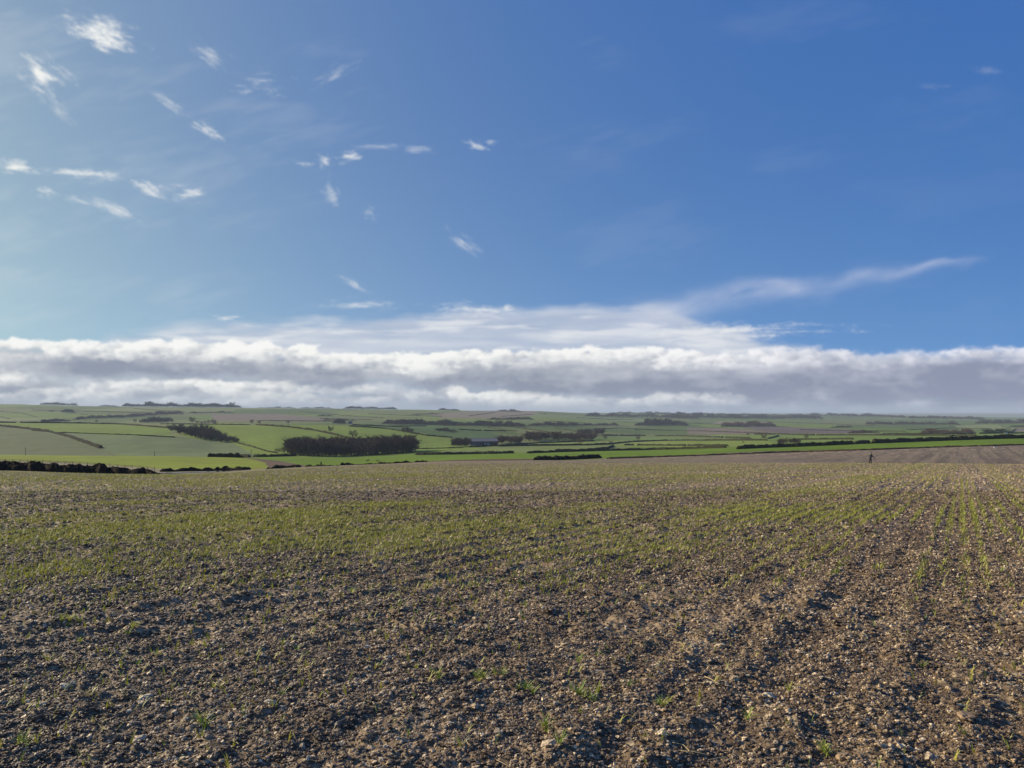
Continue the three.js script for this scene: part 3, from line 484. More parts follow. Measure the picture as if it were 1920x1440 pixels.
farWood([[1620, 797], [1740, 797.5], [1800, 798]], 90, 6.5, 150, 'hazy belt of trees below the crest', { seed: 31, Dmin: 1900 });
farWood([[1590, 813], [1650, 812]], 50, 6, 90, 'dark hedgerow trees in the middle distance', { seed: 32, Dmin: 1100 });
farWood([[1726, 813], [1826, 812.5]], 60, 7.5, 160, 'mauve brown wood beyond the green field', { seed: 33, Dmin: 1100, mat: russetMat });
farWood([[1556, 803], [1600, 802]], 50, 4.5, 60, 'small farm wood in the far valley', { seed: 34, Dmin: 1500 });
farWood([[1890, 802], [2000, 801]], 50, 5, 90, 'hedgerow trees above the mauve field', { seed: 35, Dmin: 1500 });
farWood([[1150, 776], [1330, 778.5]], 300, 5, 150, 'faint wooded skyline beyond the valley', { seed: 36, Dmin: 3800 });
farWood([[1330, 780], [1545, 781]], 300, 4.8, 170, 'faint hazy woods on the skyline', { seed: 37, Dmin: 3800 });

// hedges: a clipped or ragged strip following the ground
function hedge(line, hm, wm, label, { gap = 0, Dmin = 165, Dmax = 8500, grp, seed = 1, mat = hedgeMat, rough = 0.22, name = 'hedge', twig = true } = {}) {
  const R = rng(seed * 31 + 7), P = []; for (let i = 0; i < line.length - 1; i++) { const [a, b] = [line[i], line[i + 1]], n = Math.max(2, Math.ceil(Math.hypot(b[0] - a[0], b[1] - a[1]) / 3)); for (let k = 0; k < n; k++) P.push(hit(mix(a[0], b[0], k / n), mix(a[1], b[1], k / n), Dmin, Dmax)); }
  P.push(hit(...line[line.length - 1], Dmin, Dmax));
  const c = P[Math.floor(P.length / 2)], Q = []; for (let i = 0; i < P.length - 1; i++) { const l = Math.hypot(P[i + 1].x - P[i].x, P[i + 1].z - P[i].z); if (l > 250) continue; const n = Math.max(1, Math.ceil(l / clamp(c.D * 0.0018, 0.35, 4))); for (let k = 0; k < n; k++) { const t = k / n; Q.push([mix(P[i].x, P[i + 1].x, t), mix(P[i].z, P[i + 1].z, t)]); } }
  if (Q.length < 2) return;
  const pos = [], idx = [], tp = [], ti = [], prof = [[-0.5, -0.1], [-0.56, 0.35], [-0.46, 0.8], [-0.2, 1], [0.2, 1], [0.46, 0.8], [0.56, 0.35], [0.5, -0.1]], K = prof.length; let rows = 0, open = false;
  Q.forEach(([x, z], i) => {
    const [ax, az] = Q[Math.max(0, i - 1)], [bx, bz] = Q[Math.min(Q.length - 1, i + 1)], l = Math.hypot(bx - ax, bz - az) || 1, nx = -(bz - az) / l, nz = (bx - ax) / l, y = land(x, z);
    const end = Math.min(1, Math.min(i, Q.length - 1 - i) / 2 + 0.45), hole = gap && vnoise(i * 0.13 + seed * 9, 2.2) > 1 - gap * 2, hh = hm * end * (1 + rough * (vnoise(i * 0.21, seed) + 0.7 * vnoise(i * 0.9, seed + 5))), ww = wm * (0.9 + 0.3 * vnoise(i * 0.3, seed + 9));
    if (hole) { open = false; return; }
    for (const [a, b] of prof) { const j = 1 + rough * (R() - 0.5); pos.push(x - c.x + nx * a * ww * j, y - c.y + b * hh * (0.95 + 0.1 * R()), z - c.z + nz * a * ww * j); }
    if (open) for (let k = 0; k < K - 1; k++) { const a = (rows - 1) * K + k; idx.push(a, a + 1, a + K, a + 1, a + K + 1, a + K); }
    open = true; rows++;
    if (twig && c.D < 900) for (let k = 0; k < 5; k++) sliver(tp, ti, V3(x - c.x + nx * (R() - 0.5) * ww, y - c.y + hh * (0.55 + 0.4 * R()), z - c.z + nz * (R() - 0.5) * ww), V3((R() - 0.5) * 0.9, 0.9, (R() - 0.5) * 0.9).normalize(), hm * (0.15 + 0.3 * R()), 0.05 + 0.0002 * c.D, R);
  });
  if (!idx.length) return;
  const g = group(name, c.x, c.y, c.z); tag(g, label, name === 'hedge' ? 'hedge' : 'brambles', grp);
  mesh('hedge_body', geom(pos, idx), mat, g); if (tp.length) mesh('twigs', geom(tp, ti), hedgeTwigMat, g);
}
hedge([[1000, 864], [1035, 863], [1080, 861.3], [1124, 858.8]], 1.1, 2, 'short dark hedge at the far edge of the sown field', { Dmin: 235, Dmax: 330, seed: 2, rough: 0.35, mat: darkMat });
hedge([[1383, 842.2], [1440, 839.5], [1500, 837.6], [1560, 835], [1600, 833]], 2.0, 2.4, 'tall dark hedge in front of the thorn copse', { Dmin: 380, Dmax: 640, seed: 3 });
hedge([[1601, 832.8], [1632, 831.4]], 1.7, 2.4, 'short length of tall hedge between two gaps', { Dmin: 380, Dmax: 640, seed: 4 });
hedge([[1637, 831.3], [1700, 829], [1780, 826], [1850, 823.5], [1920, 821.5], [2200, 812]], 2.1, 2.6, 'long tall dark hedge running beyond the person', { Dmin: 380, Dmax: 640, seed: 5 });
hedge([[990, 850], [1040, 848.2], [1130, 845.6], [1250, 843], [1362, 839.6]], 1.5, 1.8, 'clipped hedge along the foot of the green field', { Dmin: 450, Dmax: 800, seed: 6 });
hedge([[1040, 846.5], [1100, 845], [1140, 841.5], [1150, 836.5]], 1.5, 1.8, 'clipped hedge curving up to the bushy tree', { Dmin: 500, Dmax: 900, seed: 7, gap: 0.06 });
hedge([[780, 853.2], [860, 852], [925, 851], [965, 849.8]], 1.8, 1.8, 'clipped hedge right of the dark wood', { Dmin: 450, Dmax: 800, seed: 8 });
hedge([[390, 858.6], [440, 858.2], [468, 857.8]], 1.8, 1.8, 'left length of the low hedge behind the yellow green field', { Dmin: 360, Dmax: 640, seed: 9 });
hedge([[475, 857.4], [510, 856.6], [556, 855]], 1.7, 1.8, 'length of low hedge leading to the dark wood', { Dmin: 360, Dmax: 640, seed: 10, gap: 0.05 });
hedge([[880, 838.5], [930, 836.5], [1000, 831.5], [1100, 827.5], [1115, 827]], 1.6, 2, 'dark hedge below the barn rising along the wood', { Dmin: 650, Dmax: 1200, seed: 11 });
hedge([[935, 837.2], [1000, 836], [1100, 835], [1140, 833.5], [1180, 829], [1250, 826.4], [1350, 826], [1440, 826]], 1.7, 2, 'long dark hedge sweeping across the valley floor', { Dmin: 700, Dmax: 1400, seed: 12 });
hedge([[1170, 835], [1215, 835.3], [1290, 836.3], [1365, 836.8]], 1.6, 2, 'broken clipped hedge between the sunlit field and the foot field', { Dmin: 500, Dmax: 1100, seed: 13, gap: 0.12 });
hedge([[1130, 816.5], [1200, 817], [1265, 817.4], [1310, 819], [1408, 822.8]], 2, 2.4, 'broken hedge slanting across the green valley field', { Dmin: 900, Dmax: 1900, seed: 14, gap: 0.14 });
hedge([[1400, 815], [1455, 814.4], [1520, 816.5], [1640, 816.5], [1745, 817], [1830, 818.5]], 2, 2.4, 'thin dark hedge between the green field and the mauve fields', { Dmin: 700, Dmax: 1900, seed: 15, gap: 0.08 });
hedge([[1485, 824.8], [1560, 824], [1600, 824]], 1.6, 2, 'low hedge running right from the thorn copse', { Dmin: 560, Dmax: 1300, seed: 16 });
hedge([[1440, 823], [1460, 817.5]], 1.4, 1.8, 'short slanting hedge beside the grey tree', { Dmin: 600, Dmax: 1500, seed: 17 });
hedge([[1655, 813.8], [1730, 814.4], [1800, 813.8], [1920, 812.5]], 1.8, 2.4, 'far hedge in front of the mauve brown wood', { Dmin: 1000, Dmax: 1900, seed: 18, gap: 0.1 });
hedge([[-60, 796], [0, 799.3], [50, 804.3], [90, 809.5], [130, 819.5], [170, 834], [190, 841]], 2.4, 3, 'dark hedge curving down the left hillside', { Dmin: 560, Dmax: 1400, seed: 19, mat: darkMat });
hedge([[60, 807.5], [100, 811], [170, 813.3], [250, 816], [330, 820.5]], 1.1, 1.2, 'thin hedge line across the hillside to the copse', { Dmin: 560, Dmax: 1400, seed: 20 });
hedge([[-60, 791.5], [0, 792.6], [80, 793.2], [160, 794.2], [230, 796], [300, 801.5], [330, 803.8]], 2, 2.4, 'hedge along the ridge down to the copse', { Dmin: 700, Dmax: 1400, seed: 21, gap: 0.07 });
hedge([[300, 795.3], [400, 796], [470, 797]], 1.4, 1.8, 'ridge hedge above the hillside copse', { Dmin: 900, Dmax: 1400, seed: 22 });
hedge([[445, 831], [470, 837], [500, 846.5], [520, 850]], 1.1, 1.2, 'thin hedge running down from the copse', { Dmin: 560, Dmax: 1200, seed: 23 });
hedge([[480, 797], [540, 801], [590, 807.5], [630, 816], [656, 823.5]], 2.2, 2.2, 'dark hedge curving down behind the dark wood', { Dmin: 700, Dmax: 1400, seed: 24 });
hedge([[655, 799.5], [720, 803.5], [770, 811.5], [800, 817], [850, 821]], 1.6, 1.8, 'dark hedge along the lower edge of the dark green field', { Dmin: 900, Dmax: 1600, seed: 25 });
hedge([[660, 797.3], [740, 800], [800, 799]], 1.6, 1.8, 'hedge along the ridge right of the loose pair of trees', { Dmin: 1000, Dmax: 1700, seed: 26 });
hedge([[780, 842], [830, 840.7], [870, 840]], 0.9, 1, 'low fence hedge across the pale meadow', { Dmin: 600, Dmax: 1000, seed: 27 });
const farHedges = [[[0, 772], [40, 774.5], [70, 782.5]], [[0, 782], [20, 786]], [[60, 769], [180, 771.5], [290, 775]], [[150, 776.5], [190, 781]], [[250, 766], [300, 769.5], [350, 772]], [[860, 807], [950, 808.5]], [[915, 802], [940, 806], [970, 809]], [[960, 800.5], [1000, 806], [1030, 811]], [[1040, 803], [1070, 807], [1082, 810]], [[1110, 805], [1160, 803], [1280, 808]], [[1190, 806], [1330, 809], [1440, 813]], [[880, 780], [910, 775.5], [930, 773]], [[940, 781], [1000, 777]], [[1080, 783], [1140, 786.5], [1190, 787]], [[1030, 790], [1100, 793]], [[690, 776], [760, 779], [830, 781]], [[600, 785], [700, 787.5]], [[560, 771], [640, 779], [720, 784]], [[1420, 790], [1560, 795], [1640, 799]], [[1780, 798], [1798, 805]], [[1873, 797], [1892, 803]], [[1700, 806], [1780, 803], [1860, 804]], [[1250, 793], [1400, 797], [1480, 801]], [[1500, 806], [1600, 808.5], [1700, 809]], [[480, 789], [560, 789.5], [640, 790.5]], [[1895, 811], [1905, 804.5]], [[1640, 792], [1800, 793.5]]];
farHedges.forEach((l, i) => hedge(l, 1.5, 2.4, 'thin dark hedge dividing far fields across the valley', { Dmin: 1250, grp: 'far hedges across the valley', seed: 40 + i, twig: false, gap: 0.05 }));

// ---------------------------------------------------------------- dark earth heap, brambles, wet track, fence on the left
{
  const topY = [[-260, 852], [-120, 857], [0, 866], [16, 864], [30, 866], [45, 869], [62, 866], [75, 867], [86, 871], [98, 869.5], [105, 869.5], [113, 873.5], [124, 872.5], [130, 870.5], [148, 870.5], [160, 874], [172, 873.5], [182, 871.5], [188, 869.3], [196, 872], [204, 877.5], [218, 876.5], [232, 879], [250, 880.5], [268, 877.8], [280, 882], [292, 886], [302, 888.5]];
  const baseY = [[-260, 866], [0, 880.5], [120, 884], [240, 888.2], [310, 889.8]], n = 700, m = 34, pos = [], idx = [];
  const o = hit(100, 883.5, 100, 200);
  for (let i = 0; i <= n; i++) {
    const px = mix(-260, 303, i / n), u = uOf(px, 880), D = 143 + 1.5 * vnoise(i * 0.05, 3), b = curve(baseY, px), hgt = Math.max(0.1, (b - curve(topY, px)) * (D + 2) / F);
    for (let j = 0; j <= m; j++) {
      const t = j / m, d = D + t * 5.2, x = (u - CX) / F * d, gy = landUD(u, d), bell = Math.pow(Math.sin(Math.PI * t), 0.62), front = (EYE + D * slopeOf(b)) - landUD(u, D);
      const lump = fbm(x / 1.1, d / 1.1, 5, 0.65) * 0.6 + Math.abs(fbm(x / 0.5 + 4, d / 0.5, 3)) * 0.55 + fbm(x / 0.3, d / 0.3 + 9, 2) * 0.35;
      pos.push(x - o.x, Math.max(gy - 0.05, gy + front * (1 - t) * (j ? 0.5 : 0) + bell * hgt * (1.0 + 0.1 * lump) + lump * bell * 0.55 - (j === 0 || j === m ? 0.1 : 0)) - o.y, -d - o.z + lump * 0.5 * bell);
    }
  }
  for (let i = 0; i < n; i++) for (let j = 0; j < m; j++) { const a = i * (m + 1) + j; idx.push(a, a + m + 1, a + 1, a + 1, a + m + 1, a + m + 2); }
  const h = mesh('earth_heap', geom(pos, idx), matte(rgb(0.015, 0.011, 0.008))); h.position.set(o.x, o.y, o.z);  // dark earth, colour lowered to near black to hold its backlit shade
  tag(h, 'long lumpy heap of dark earth along the field edge', 'earth heap');
}
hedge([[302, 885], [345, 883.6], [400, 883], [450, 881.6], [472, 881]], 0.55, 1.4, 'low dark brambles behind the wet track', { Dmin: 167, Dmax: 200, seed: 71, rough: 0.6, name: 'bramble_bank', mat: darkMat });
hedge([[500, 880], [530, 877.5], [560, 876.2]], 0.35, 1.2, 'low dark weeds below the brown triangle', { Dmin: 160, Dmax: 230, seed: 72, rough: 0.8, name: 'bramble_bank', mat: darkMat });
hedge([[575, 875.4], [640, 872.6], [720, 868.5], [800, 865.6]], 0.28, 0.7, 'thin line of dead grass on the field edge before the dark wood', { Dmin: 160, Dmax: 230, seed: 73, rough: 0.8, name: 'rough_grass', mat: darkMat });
hedge([[1140, 860.3], [1300, 855], [1450, 849], [1560, 846], [1650, 843.2], [1780, 838.2], [1920, 834.5], [2200, 824]], 0.5, 2.4, 'strip of brown dead grass along the top of the sown field', { Dmin: 260, Dmax: 420, seed: 74, rough: 0.25, name: 'rough_grass', mat: matte(rgb(0.075, 0.05, 0.03)) });
{ // standing water along the track
  const R = rng(9), wet = std(rgb(0.03, 0.03, 0.03), 0.04), mud = std(rgb(0.05, 0.04, 0.032), 0.5);
  const strip = (pts, dz) => { const pos = [], idx = []; pts.forEach(([px, d0, d1], i) => { for (const d of [d0, d1]) { const u = uOf(px, 886); pos.push((u - CX) / F * d, landUD(u, d) + dz, -d); } if (i) { const a = i * 2; idx.push(a - 2, a, a - 1, a - 1, a, a + 1); } }); return geom(pos, idx); };
  tag(mesh('track', strip([[290, 153.5, 158], [330, 153.5, 160], [400, 158, 164], [440, 161, 167], [470, 163, 168]], 0.03), mud), 'muddy track behind the sown field', null, null, 'structure');
  for (let i = 0; i < 15; i++) { const px = 302 + i * 9.6 + R() * 3, d = curve([[290, 154.5], [340, 156], [400, 160], [450, 164]], px) + R() * 2, w = 4 + R() * 6, pts = []; for (let k = 0; k <= 6; k++) { const s = Math.sin(k / 6 * Math.PI) + 0.02; pts.push([px + (k / 6 - 0.5) * w * 1.6, d - s * 0.8, d + s * (0.7 + 0.6 * R())]); } const y0 = Math.max(...pts.map((p) => landUD(uOf(p[0], 886), p[1]))) + 0.05; const g = strip(pts, 0); const P = g.attributes.position; for (let k = 0; k < P.count; k++) P.setY(k, Math.max(y0, P.getY(k) + 0.04)); tag(mesh('puddle', g, wet), 'puddle of sky reflecting water on the muddy track', 'puddle', 'puddles on the muddy track', 'structure'); }
}
{ // wire fence between heap and cereal field
  const g = group('wire_fence'), woodM = std(rgb(0.06, 0.05, 0.04), 0.9), pts = [[-200, 858], [-100, 860.5], [0, 863], [60, 864.8], [120, 867], [180, 870.5], [240, 874.5], [300, 879.5]], o = hit(100, 866, 150, 260); g.position.set(o.x, o.y, o.z);
  tag(g, 'low dark post and wire fence behind the earth heap', 'fence'); let prev = null;
  for (let px = -200; px <= 300; px += 14) { const p = hit(px, curve(pts, px) + 3, 150, 280); const a = [p.x - o.x, p.y - o.y, p.z - o.z], b = new THREE.BoxGeometry(0.07, 0.9, 0.07); b.translate(a[0], a[1] + 0.35, a[2]); mesh('post', b, woodM, g); if (prev && Math.hypot(a[0] - prev[0], a[2] - prev[2]) < 40) for (const h of [0.3, 0.5, 0.7]) { const P = [], I = []; tube([V3(prev[0], prev[1] + h, prev[2]), V3(a[0], a[1] + h, a[2])], 0.035, 0.035, 3, P, I); mesh('wire', geom(P, I), woodM, g); } prev = a; }
}

// ---------------------------------------------------------------- poles, post, sack
function pole(px, pyTop, D, label) {
  const u = uOf(px, pyTop), x = (u - CX) / F * D, y0 = landUD(u, D), h = EYE + D * slopeOf(pyTop) - y0, g = group('utility_pole', x, y0, -D), m = std(rgb(0.07, 0.058, 0.048), 0.9);
  tag(g, label, 'pole', 'line of utility poles');
  const p = new THREE.CylinderGeometry(0.11, 0.16, h + 0.4, 8); p.translate(0, h / 2 - 0.2, 0); mesh('shaft', p, m, g);
  const a = new THREE.BoxGeometry(1.3, 0.12, 0.1); a.translate(0, h - 0.35, 0.12); mesh('crossarm', a, m, g);
  for (const s of [-0.55, 0, 0.55]) { const i = new THREE.CylinderGeometry(0.05, 0.07, 0.2, 6); i.translate(s, h - 0.19, 0.12); mesh('insulator', i, std(rgb(0.3, 0.26, 0.22), 0.4), g); }
}
pole(48, 839.5, 480, 'utility pole before the dull grey green hillside');
pole(290, 846.5, 480, 'utility pole before the grey green hillside below the copse');
pole(471, 843, 450, 'utility pole standing in the gap of the low hedge');
pole(801, 835, 640, 'utility pole on the pale meadow near the dark wood');
pole(844, 832, 700, 'utility pole beside the barn gable clump');
{
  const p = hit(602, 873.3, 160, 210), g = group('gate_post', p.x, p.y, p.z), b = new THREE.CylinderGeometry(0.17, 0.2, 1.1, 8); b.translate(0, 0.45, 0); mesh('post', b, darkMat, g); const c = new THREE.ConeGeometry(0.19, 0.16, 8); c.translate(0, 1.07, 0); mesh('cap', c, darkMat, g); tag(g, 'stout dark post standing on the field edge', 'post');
  const q = hit(1865, 840, 300, 420), R = rng(3), s = new THREE.IcosahedronGeometry(0.34, 2), P = s.attributes.position; for (let i = 0; i < P.count; i++) { const k = 1 + 0.25 * vnoise(P.getX(i) * 7, P.getY(i) * 7 + P.getZ(i) * 5); P.setXYZ(i, P.getX(i) * k * 1.3, P.getY(i) * k * 0.75, P.getZ(i) * k); } s.computeVertexNormals();
  const m = mesh('white_sack', s, std(rgb(0.75, 0.74, 0.72), 0.7)); m.position.set(q.x, q.y + 0.16, q.z); tag(m, 'small crumpled white sack lying near the top edge of the sown field', 'sack');
}

// ---------------------------------------------------------------- barn and white house
function box(w, h, d, x, y, z) { const b = new THREE.BoxGeometry(w, h, d); b.translate(x, y, z); return b; }
{
  const p = hit(906, 834.5, 780, 1000), k = p.D / F, W = 54 * k, dp = 15, eave = 7.4 * k, ridge = 13 * k, g = group('barn', p.x - 1, p.y, p.z), wallM = std(rgb(0.10, 0.10, 0.105), 0.85), roofM = matte(rgb(0.3, 0.255, 0.225)), postM = std(rgb(0.16, 0.15, 0.14), 0.8);
  tag(g, 'long open sided barn with pale grey roof in the valley', 'barn'); g.rotation.y = 0.32;
  for (const s of [1, -1]) { const r = box(W + 1.2, 0.16, Math.hypot(dp / 2 + 0.5, ridge - eave), 0, 0, 0); r.rotateX(s * Math.atan2(ridge - eave, dp / 2 + 0.5)); r.translate(0, (ridge + eave) / 2, s * (dp / 4 + 0.1)); mesh('roof_slope', r, roofM, g); }
  mesh('back_wall', box(W, eave, 0.15, 0, eave / 2 - 0.1, -dp / 2 + 0.1), wallM, g);
  mesh('front_cladding', box(W, eave * 0.42, 0.12, 0, eave * 0.79, dp / 2 - 0.1), wallM, g);
  mesh('front_panel', box(W * 0.34, eave * 0.6, 0.12, -W * 0.32, eave * 0.28, dp / 2 - 0.1), std(rgb(0.13, 0.13, 0.12), 0.85), g);
  for (const s of [-1, 1]) { const sh = new THREE.Shape([new THREE.Vector2(-dp / 2, -0.2), new THREE.Vector2(dp / 2, -0.2), new THREE.Vector2(dp / 2, eave), new THREE.Vector2(0, ridge - 0.1), new THREE.Vector2(-dp / 2, eave)]), e = new THREE.ExtrudeGeometry(sh, { depth: 0.15, bevelEnabled: false }); e.rotateY(Math.PI / 2); e.translate(s * (W / 2 - 0.1) - 0.07, 0, 0); mesh('gable_wall', e, wallM, g); }
  for (let i = 0; i <= 7; i++) mesh('post', box(0.35, eave + 0.2, 0.35, (i / 7 - 0.5) * (W - 1), eave / 2 - 0.1, dp / 2 - 0.4), postM, g);
  for (const x of [0.05, 0.16]) mesh('feed_panel', box(W * 0.08, eave * 0.5, 0.1, x * W, eave * 0.24, dp / 2 - 0.9), std(rgb(0.5, 0.5, 0.48), 0.7), g);
}
function house(px, py, wpx, label, Dmin, wallC) {
  const p = hit(px, py, Dmin), k = p.D / F, W = wpx * k, e = W * 0.5, g = group('house', p.x, p.y, p.z), wm = std(wallC, 0.8), rm = std(rgb(0.16, 0.13, 0.12), 0.95); tag(g, label, 'house');
  const sh = new THREE.Shape([new THREE.Vector2(-W * 0.3, -0.3), new THREE.Vector2(W * 0.3, -0.3), new THREE.Vector2(W * 0.3, e), new THREE.Vector2(0, e + W * 0.28), new THREE.Vector2(-W * 0.3, e)]), b = new THREE.ExtrudeGeometry(sh, { depth: W, bevelEnabled: false }); b.rotateY(Math.PI / 2); b.translate(-W / 2, 0, 0); mesh('wall', b, wm, g);
  for (const s of [1, -1]) { const r = box(W * 1.06, 0.14, W * 0.45, 0, 0, 0); r.rotateX(s * 0.75); r.translate(0, e + W * 0.15, s * W * 0.165); mesh('roof_slope', r, rm, g); }
  mesh('chimney', box(W * 0.07, W * 0.18, W * 0.07, W * 0.38, e + W * 0.33, 0), rm, g);
  for (const x of [-0.28, 0.05, 0.3]) mesh('window', box(W * 0.1, W * 0.14, 0.1, x * W, e * 0.6, W * 0.3 + 0.02), std(rgb(0.05, 0.05, 0.06), 0.2), g);
}
house(1886, 813, 5, 'small white house beside the shelter belt', 900, rgb(0.8, 0.79, 0.76));
house(657, 795, 7, 'pale far farmhouse beside the dark round clump', 1400, rgb(0.24, 0.21, 0.18));

// ---------------------------------------------------------------- person sweeping the field with a metal detector
function field(bones, c, half, res, k) {                          // skin over tapered capsules joined smoothly
  const mc = new MarchingCubes(res, barkMat, false, false, 120000); mc.isolation = 0; mc.reset();
  const h = res / 2; let n = 0;
  for (let z = 0; z < res; z++) for (let y = 0; y < res; y++) for (let x = 0; x < res; x++) {
    const px = c[0] + (x - h) / h * half, py = c[1] + (y - h) / h * half, pz = c[2] + (z - h) / h * half; let d = 9;
    for (const [a, b, ra, rb, sz = 1] of bones) {
      const dx = b[0] - a[0], dy = b[1] - a[1], dz = b[2] - a[2], t = clamp(((px - a[0]) * dx + (py - a[1]) * dy + (pz - a[2]) * dz) / (dx * dx + dy * dy + dz * dz + 1e-9));
      const q = Math.hypot(px - a[0] - dx * t, py - a[1] - dy * t, (pz - a[2] - dz * t) / sz) - mix(ra, rb, t), e = clamp(0.5 + 0.5 * (d - q) / k); d = mix(d, q, e) - k * e * (1 - e);
    }
    mc.field[n++] = -d;
  }
  mc.update(); const cnt = mc.count, p = new Float32Array(mc.positionArray.slice(0, cnt * 3)); for (let i = 0; i < cnt * 3; i += 3) { p[i] = c[0] + p[i] * half; p[i + 1] = c[1] + p[i + 1] * half; p[i + 2] = c[2] + p[i + 2] * half; }
  const g = new THREE.BufferGeometry(); g.setAttribute('position', new THREE.BufferAttribute(p, 3)); g.setAttribute('normal', new THREE.BufferAttribute(new Float32Array(mc.normalArray.slice(0, cnt * 3)), 3));
  return g;
}
{
  const p = hit(1632, 867.6, 100, 130), gy = (x, z) => ground(p.x + x, p.z + z) - ground(p.x, p.z);
  const per = group('person', p.x, ground(p.x, p.z) - 0.01, p.z); per.rotation.y = 0.25;
  tag(per, 'person in a dark jacket and cap bent forward holding a metal detector', 'person');
  const hip = [0, 0.94, 0], chest = [0.1, 1.34, 0], neck = [0.17, 1.47, 0], hd = [0.26, 1.61, 0];
  const RS = [0.11, 1.38, 0.19], RE = [0.24, 1.14, 0.27], RH = [0.48, 1.0, 0.22], LS = [0.09, 1.38, -0.19], LE = [-0.06, 1.12, -0.25], LH = [0.1, 0.92, -0.25];
  const legs = []; for (const s of [-1, 1]) { const kx = s > 0 ? 0.05 : 0.0, fx = s > 0 ? 0.06 : -0.08; legs.push([[0, 0.9, s * 0.09], [kx, 0.5, s * 0.115], 0.092, 0.064], [[kx, 0.5, s * 0.115], [fx - 0.02, 0.1, s * 0.12], 0.064, 0.045], [[fx - 0.04, 0.06, s * 0.12], [fx + 0.15, 0.04, s * 0.13], 0.05, 0.036]); }
  const handBones = (H, E, grip) => { // palm, four fingers and a thumb curled round a handle
    const f = V3(H[0] - E[0], H[1] - E[1], H[2] - E[2]).normalize(), out = [[[H[0] - f.x * 0.05, H[1] - f.y * 0.05, H[2] - f.z * 0.05], [H[0] + f.x * 0.045, H[1] + f.y * 0.045, H[2] + f.z * 0.045], 0.03, 0.034, 1.2]];
    for (let i = 0; i < 4; i++) { const z = (i - 1.5) * 0.021, L = [0.036, 0.042, 0.04, 0.031][i], a = [H[0] + f.x * 0.06, H[1] + f.y * 0.06, H[2] + f.z * 0.06 + z], b = [a[0] + L * 0.9, a[1] - L * (grip ? 0.6 : 0.9), a[2]], c = [b[0] - L * (grip ? 0.6 : 0.1), b[1] - L * 0.9, b[2]]; out.push([a, b, 0.0095, 0.009], [b, c, 0.009, 0.008]); }
    out.push([[H[0], H[1] - 0.01, H[2] - 0.035], [H[0] + 0.045, H[1] - 0.02, H[2] - 0.055], 0.012, 0.011], [[H[0] + 0.045, H[1] - 0.02, H[2] - 0.055], [H[0] + 0.07, H[1] - 0.045, H[2] - 0.04], 0.011, 0.009]);
    return out;
  };
  const skinM = std(rgb(0.40, 0.25, 0.18), 0.6), jacketM = std(rgb(0.028, 0.034, 0.036), 0.85), trouserM = std(rgb(0.018, 0.018, 0.022), 0.9), bootM = std(rgb(0.02, 0.017, 0.014), 0.7), capM = std(rgb(0.015, 0.016, 0.02), 0.85);
  const torso = [[hip, chest, 0.13, 0.15, 1.15], [chest, neck, 0.11, 0.06], [neck, hd, 0.055, 0.06]], arms = [[RS, RE, 0.05, 0.042], [RE, RH, 0.04, 0.03], [LS, LE, 0.05, 0.042], [LE, LH, 0.04, 0.03]];
  const head = [[[0.26, 1.62, 0], [0.3, 1.58, 0], 0.098, 0.075], [[0.32, 1.55, 0], [0.34, 1.525, 0], 0.05, 0.035], [[0.36, 1.585, 0], [0.385, 1.565, 0], 0.016, 0.013], [[0.245, 1.6, 0.092], [0.245, 1.575, 0.094], 0.022, 0.015], [[0.245, 1.6, -0.092], [0.245, 1.575, -0.094], 0.022, 0.015], [[0.2, 1.5, 0], [0.26, 1.58, 0], 0.056, 0.06]];
  mesh('body', mergeGeometries([field([...torso, ...arms, ...legs], [0.12, 0.86, 0], 0.95, 110, 0.04), field(head, [0.29, 1.57, 0], 0.2, 60, 0.014), field(handBones(RH, RE, true), [RH[0] + 0.02, RH[1], RH[2]], 0.15, 56, 0.006), field(handBones(LH, LE, false), [LH[0] + 0.03, LH[1] - 0.02, LH[2]], 0.15, 56, 0.006)]), skinM, per);
  mesh('jacket', field([[[0, 0.82, 0], [0.03, 1.05, 0], 0.19, 0.175, 1.1], [[0.03, 1.05, 0], chest, 0.175, 0.185, 1.15], [chest, [0.15, 1.44, 0], 0.13, 0.085], [[0.09, 1.39, 0.16], RE, 0.085, 0.068], [RE, [0.43, 1.03, 0.23], 0.066, 0.052], [[0.07, 1.39, -0.16], LE, 0.085, 0.068], [LE, [0.06, 0.96, -0.25], 0.066, 0.052]], [0.12, 1.1, 0], 0.6, 84, 0.05), jacketM, per);
  mesh('trousers', field(legs.filter((_, i) => i % 3 < 2).map(([a, b, r, q]) => [a, b, r + 0.028, q + 0.03]), [0, 0.5, 0], 0.6, 72, 0.03), trouserM, per);
  for (const i of [2, 5]) mesh('boot', field([[legs[i][0], legs[i][1], 0.062, 0.048], [[legs[i][0][0] + 0.01, 0.24, legs[i][0][2]], legs[i][0], 0.066, 0.062]], [legs[i][0][0] + 0.06, 0.13, legs[i][0][2]], 0.22, 44, 0.03), bootM, per);
  mesh('cap', mergeGeometries([field([[[0.24, 1.665, 0], [0.29, 1.64, 0], 0.1, 0.085], [[0.34, 1.628, -0.03], [0.39, 1.6, -0.02], 0.02, 0.01], [[0.34, 1.628, 0.03], [0.39, 1.6, 0.02], 0.02, 0.01]], [0.28, 1.65, 0], 0.2, 48, 0.02)]), capM, per);
  // the detector
  const det = group('metal_detector', p.x, per.position.y, p.z); det.rotation.y = 0.25; tag(det, 'long dark metal detector held low over the soil by the person', 'metal detector');
  const dm = std(rgb(0.04, 0.04, 0.042), 0.5), tb = (pts, r) => { const P = [], I = []; tube(pts, r, r, 8, P, I); return geom(P, I); };
  mesh('shaft', tb([V3(0.2, 1.12, 0.25), V3(0.5, 0.98, 0.22), V3(0.78, 0.5, 0.2), V3(1.02, 0.1, 0.18)], 0.015), dm, det);
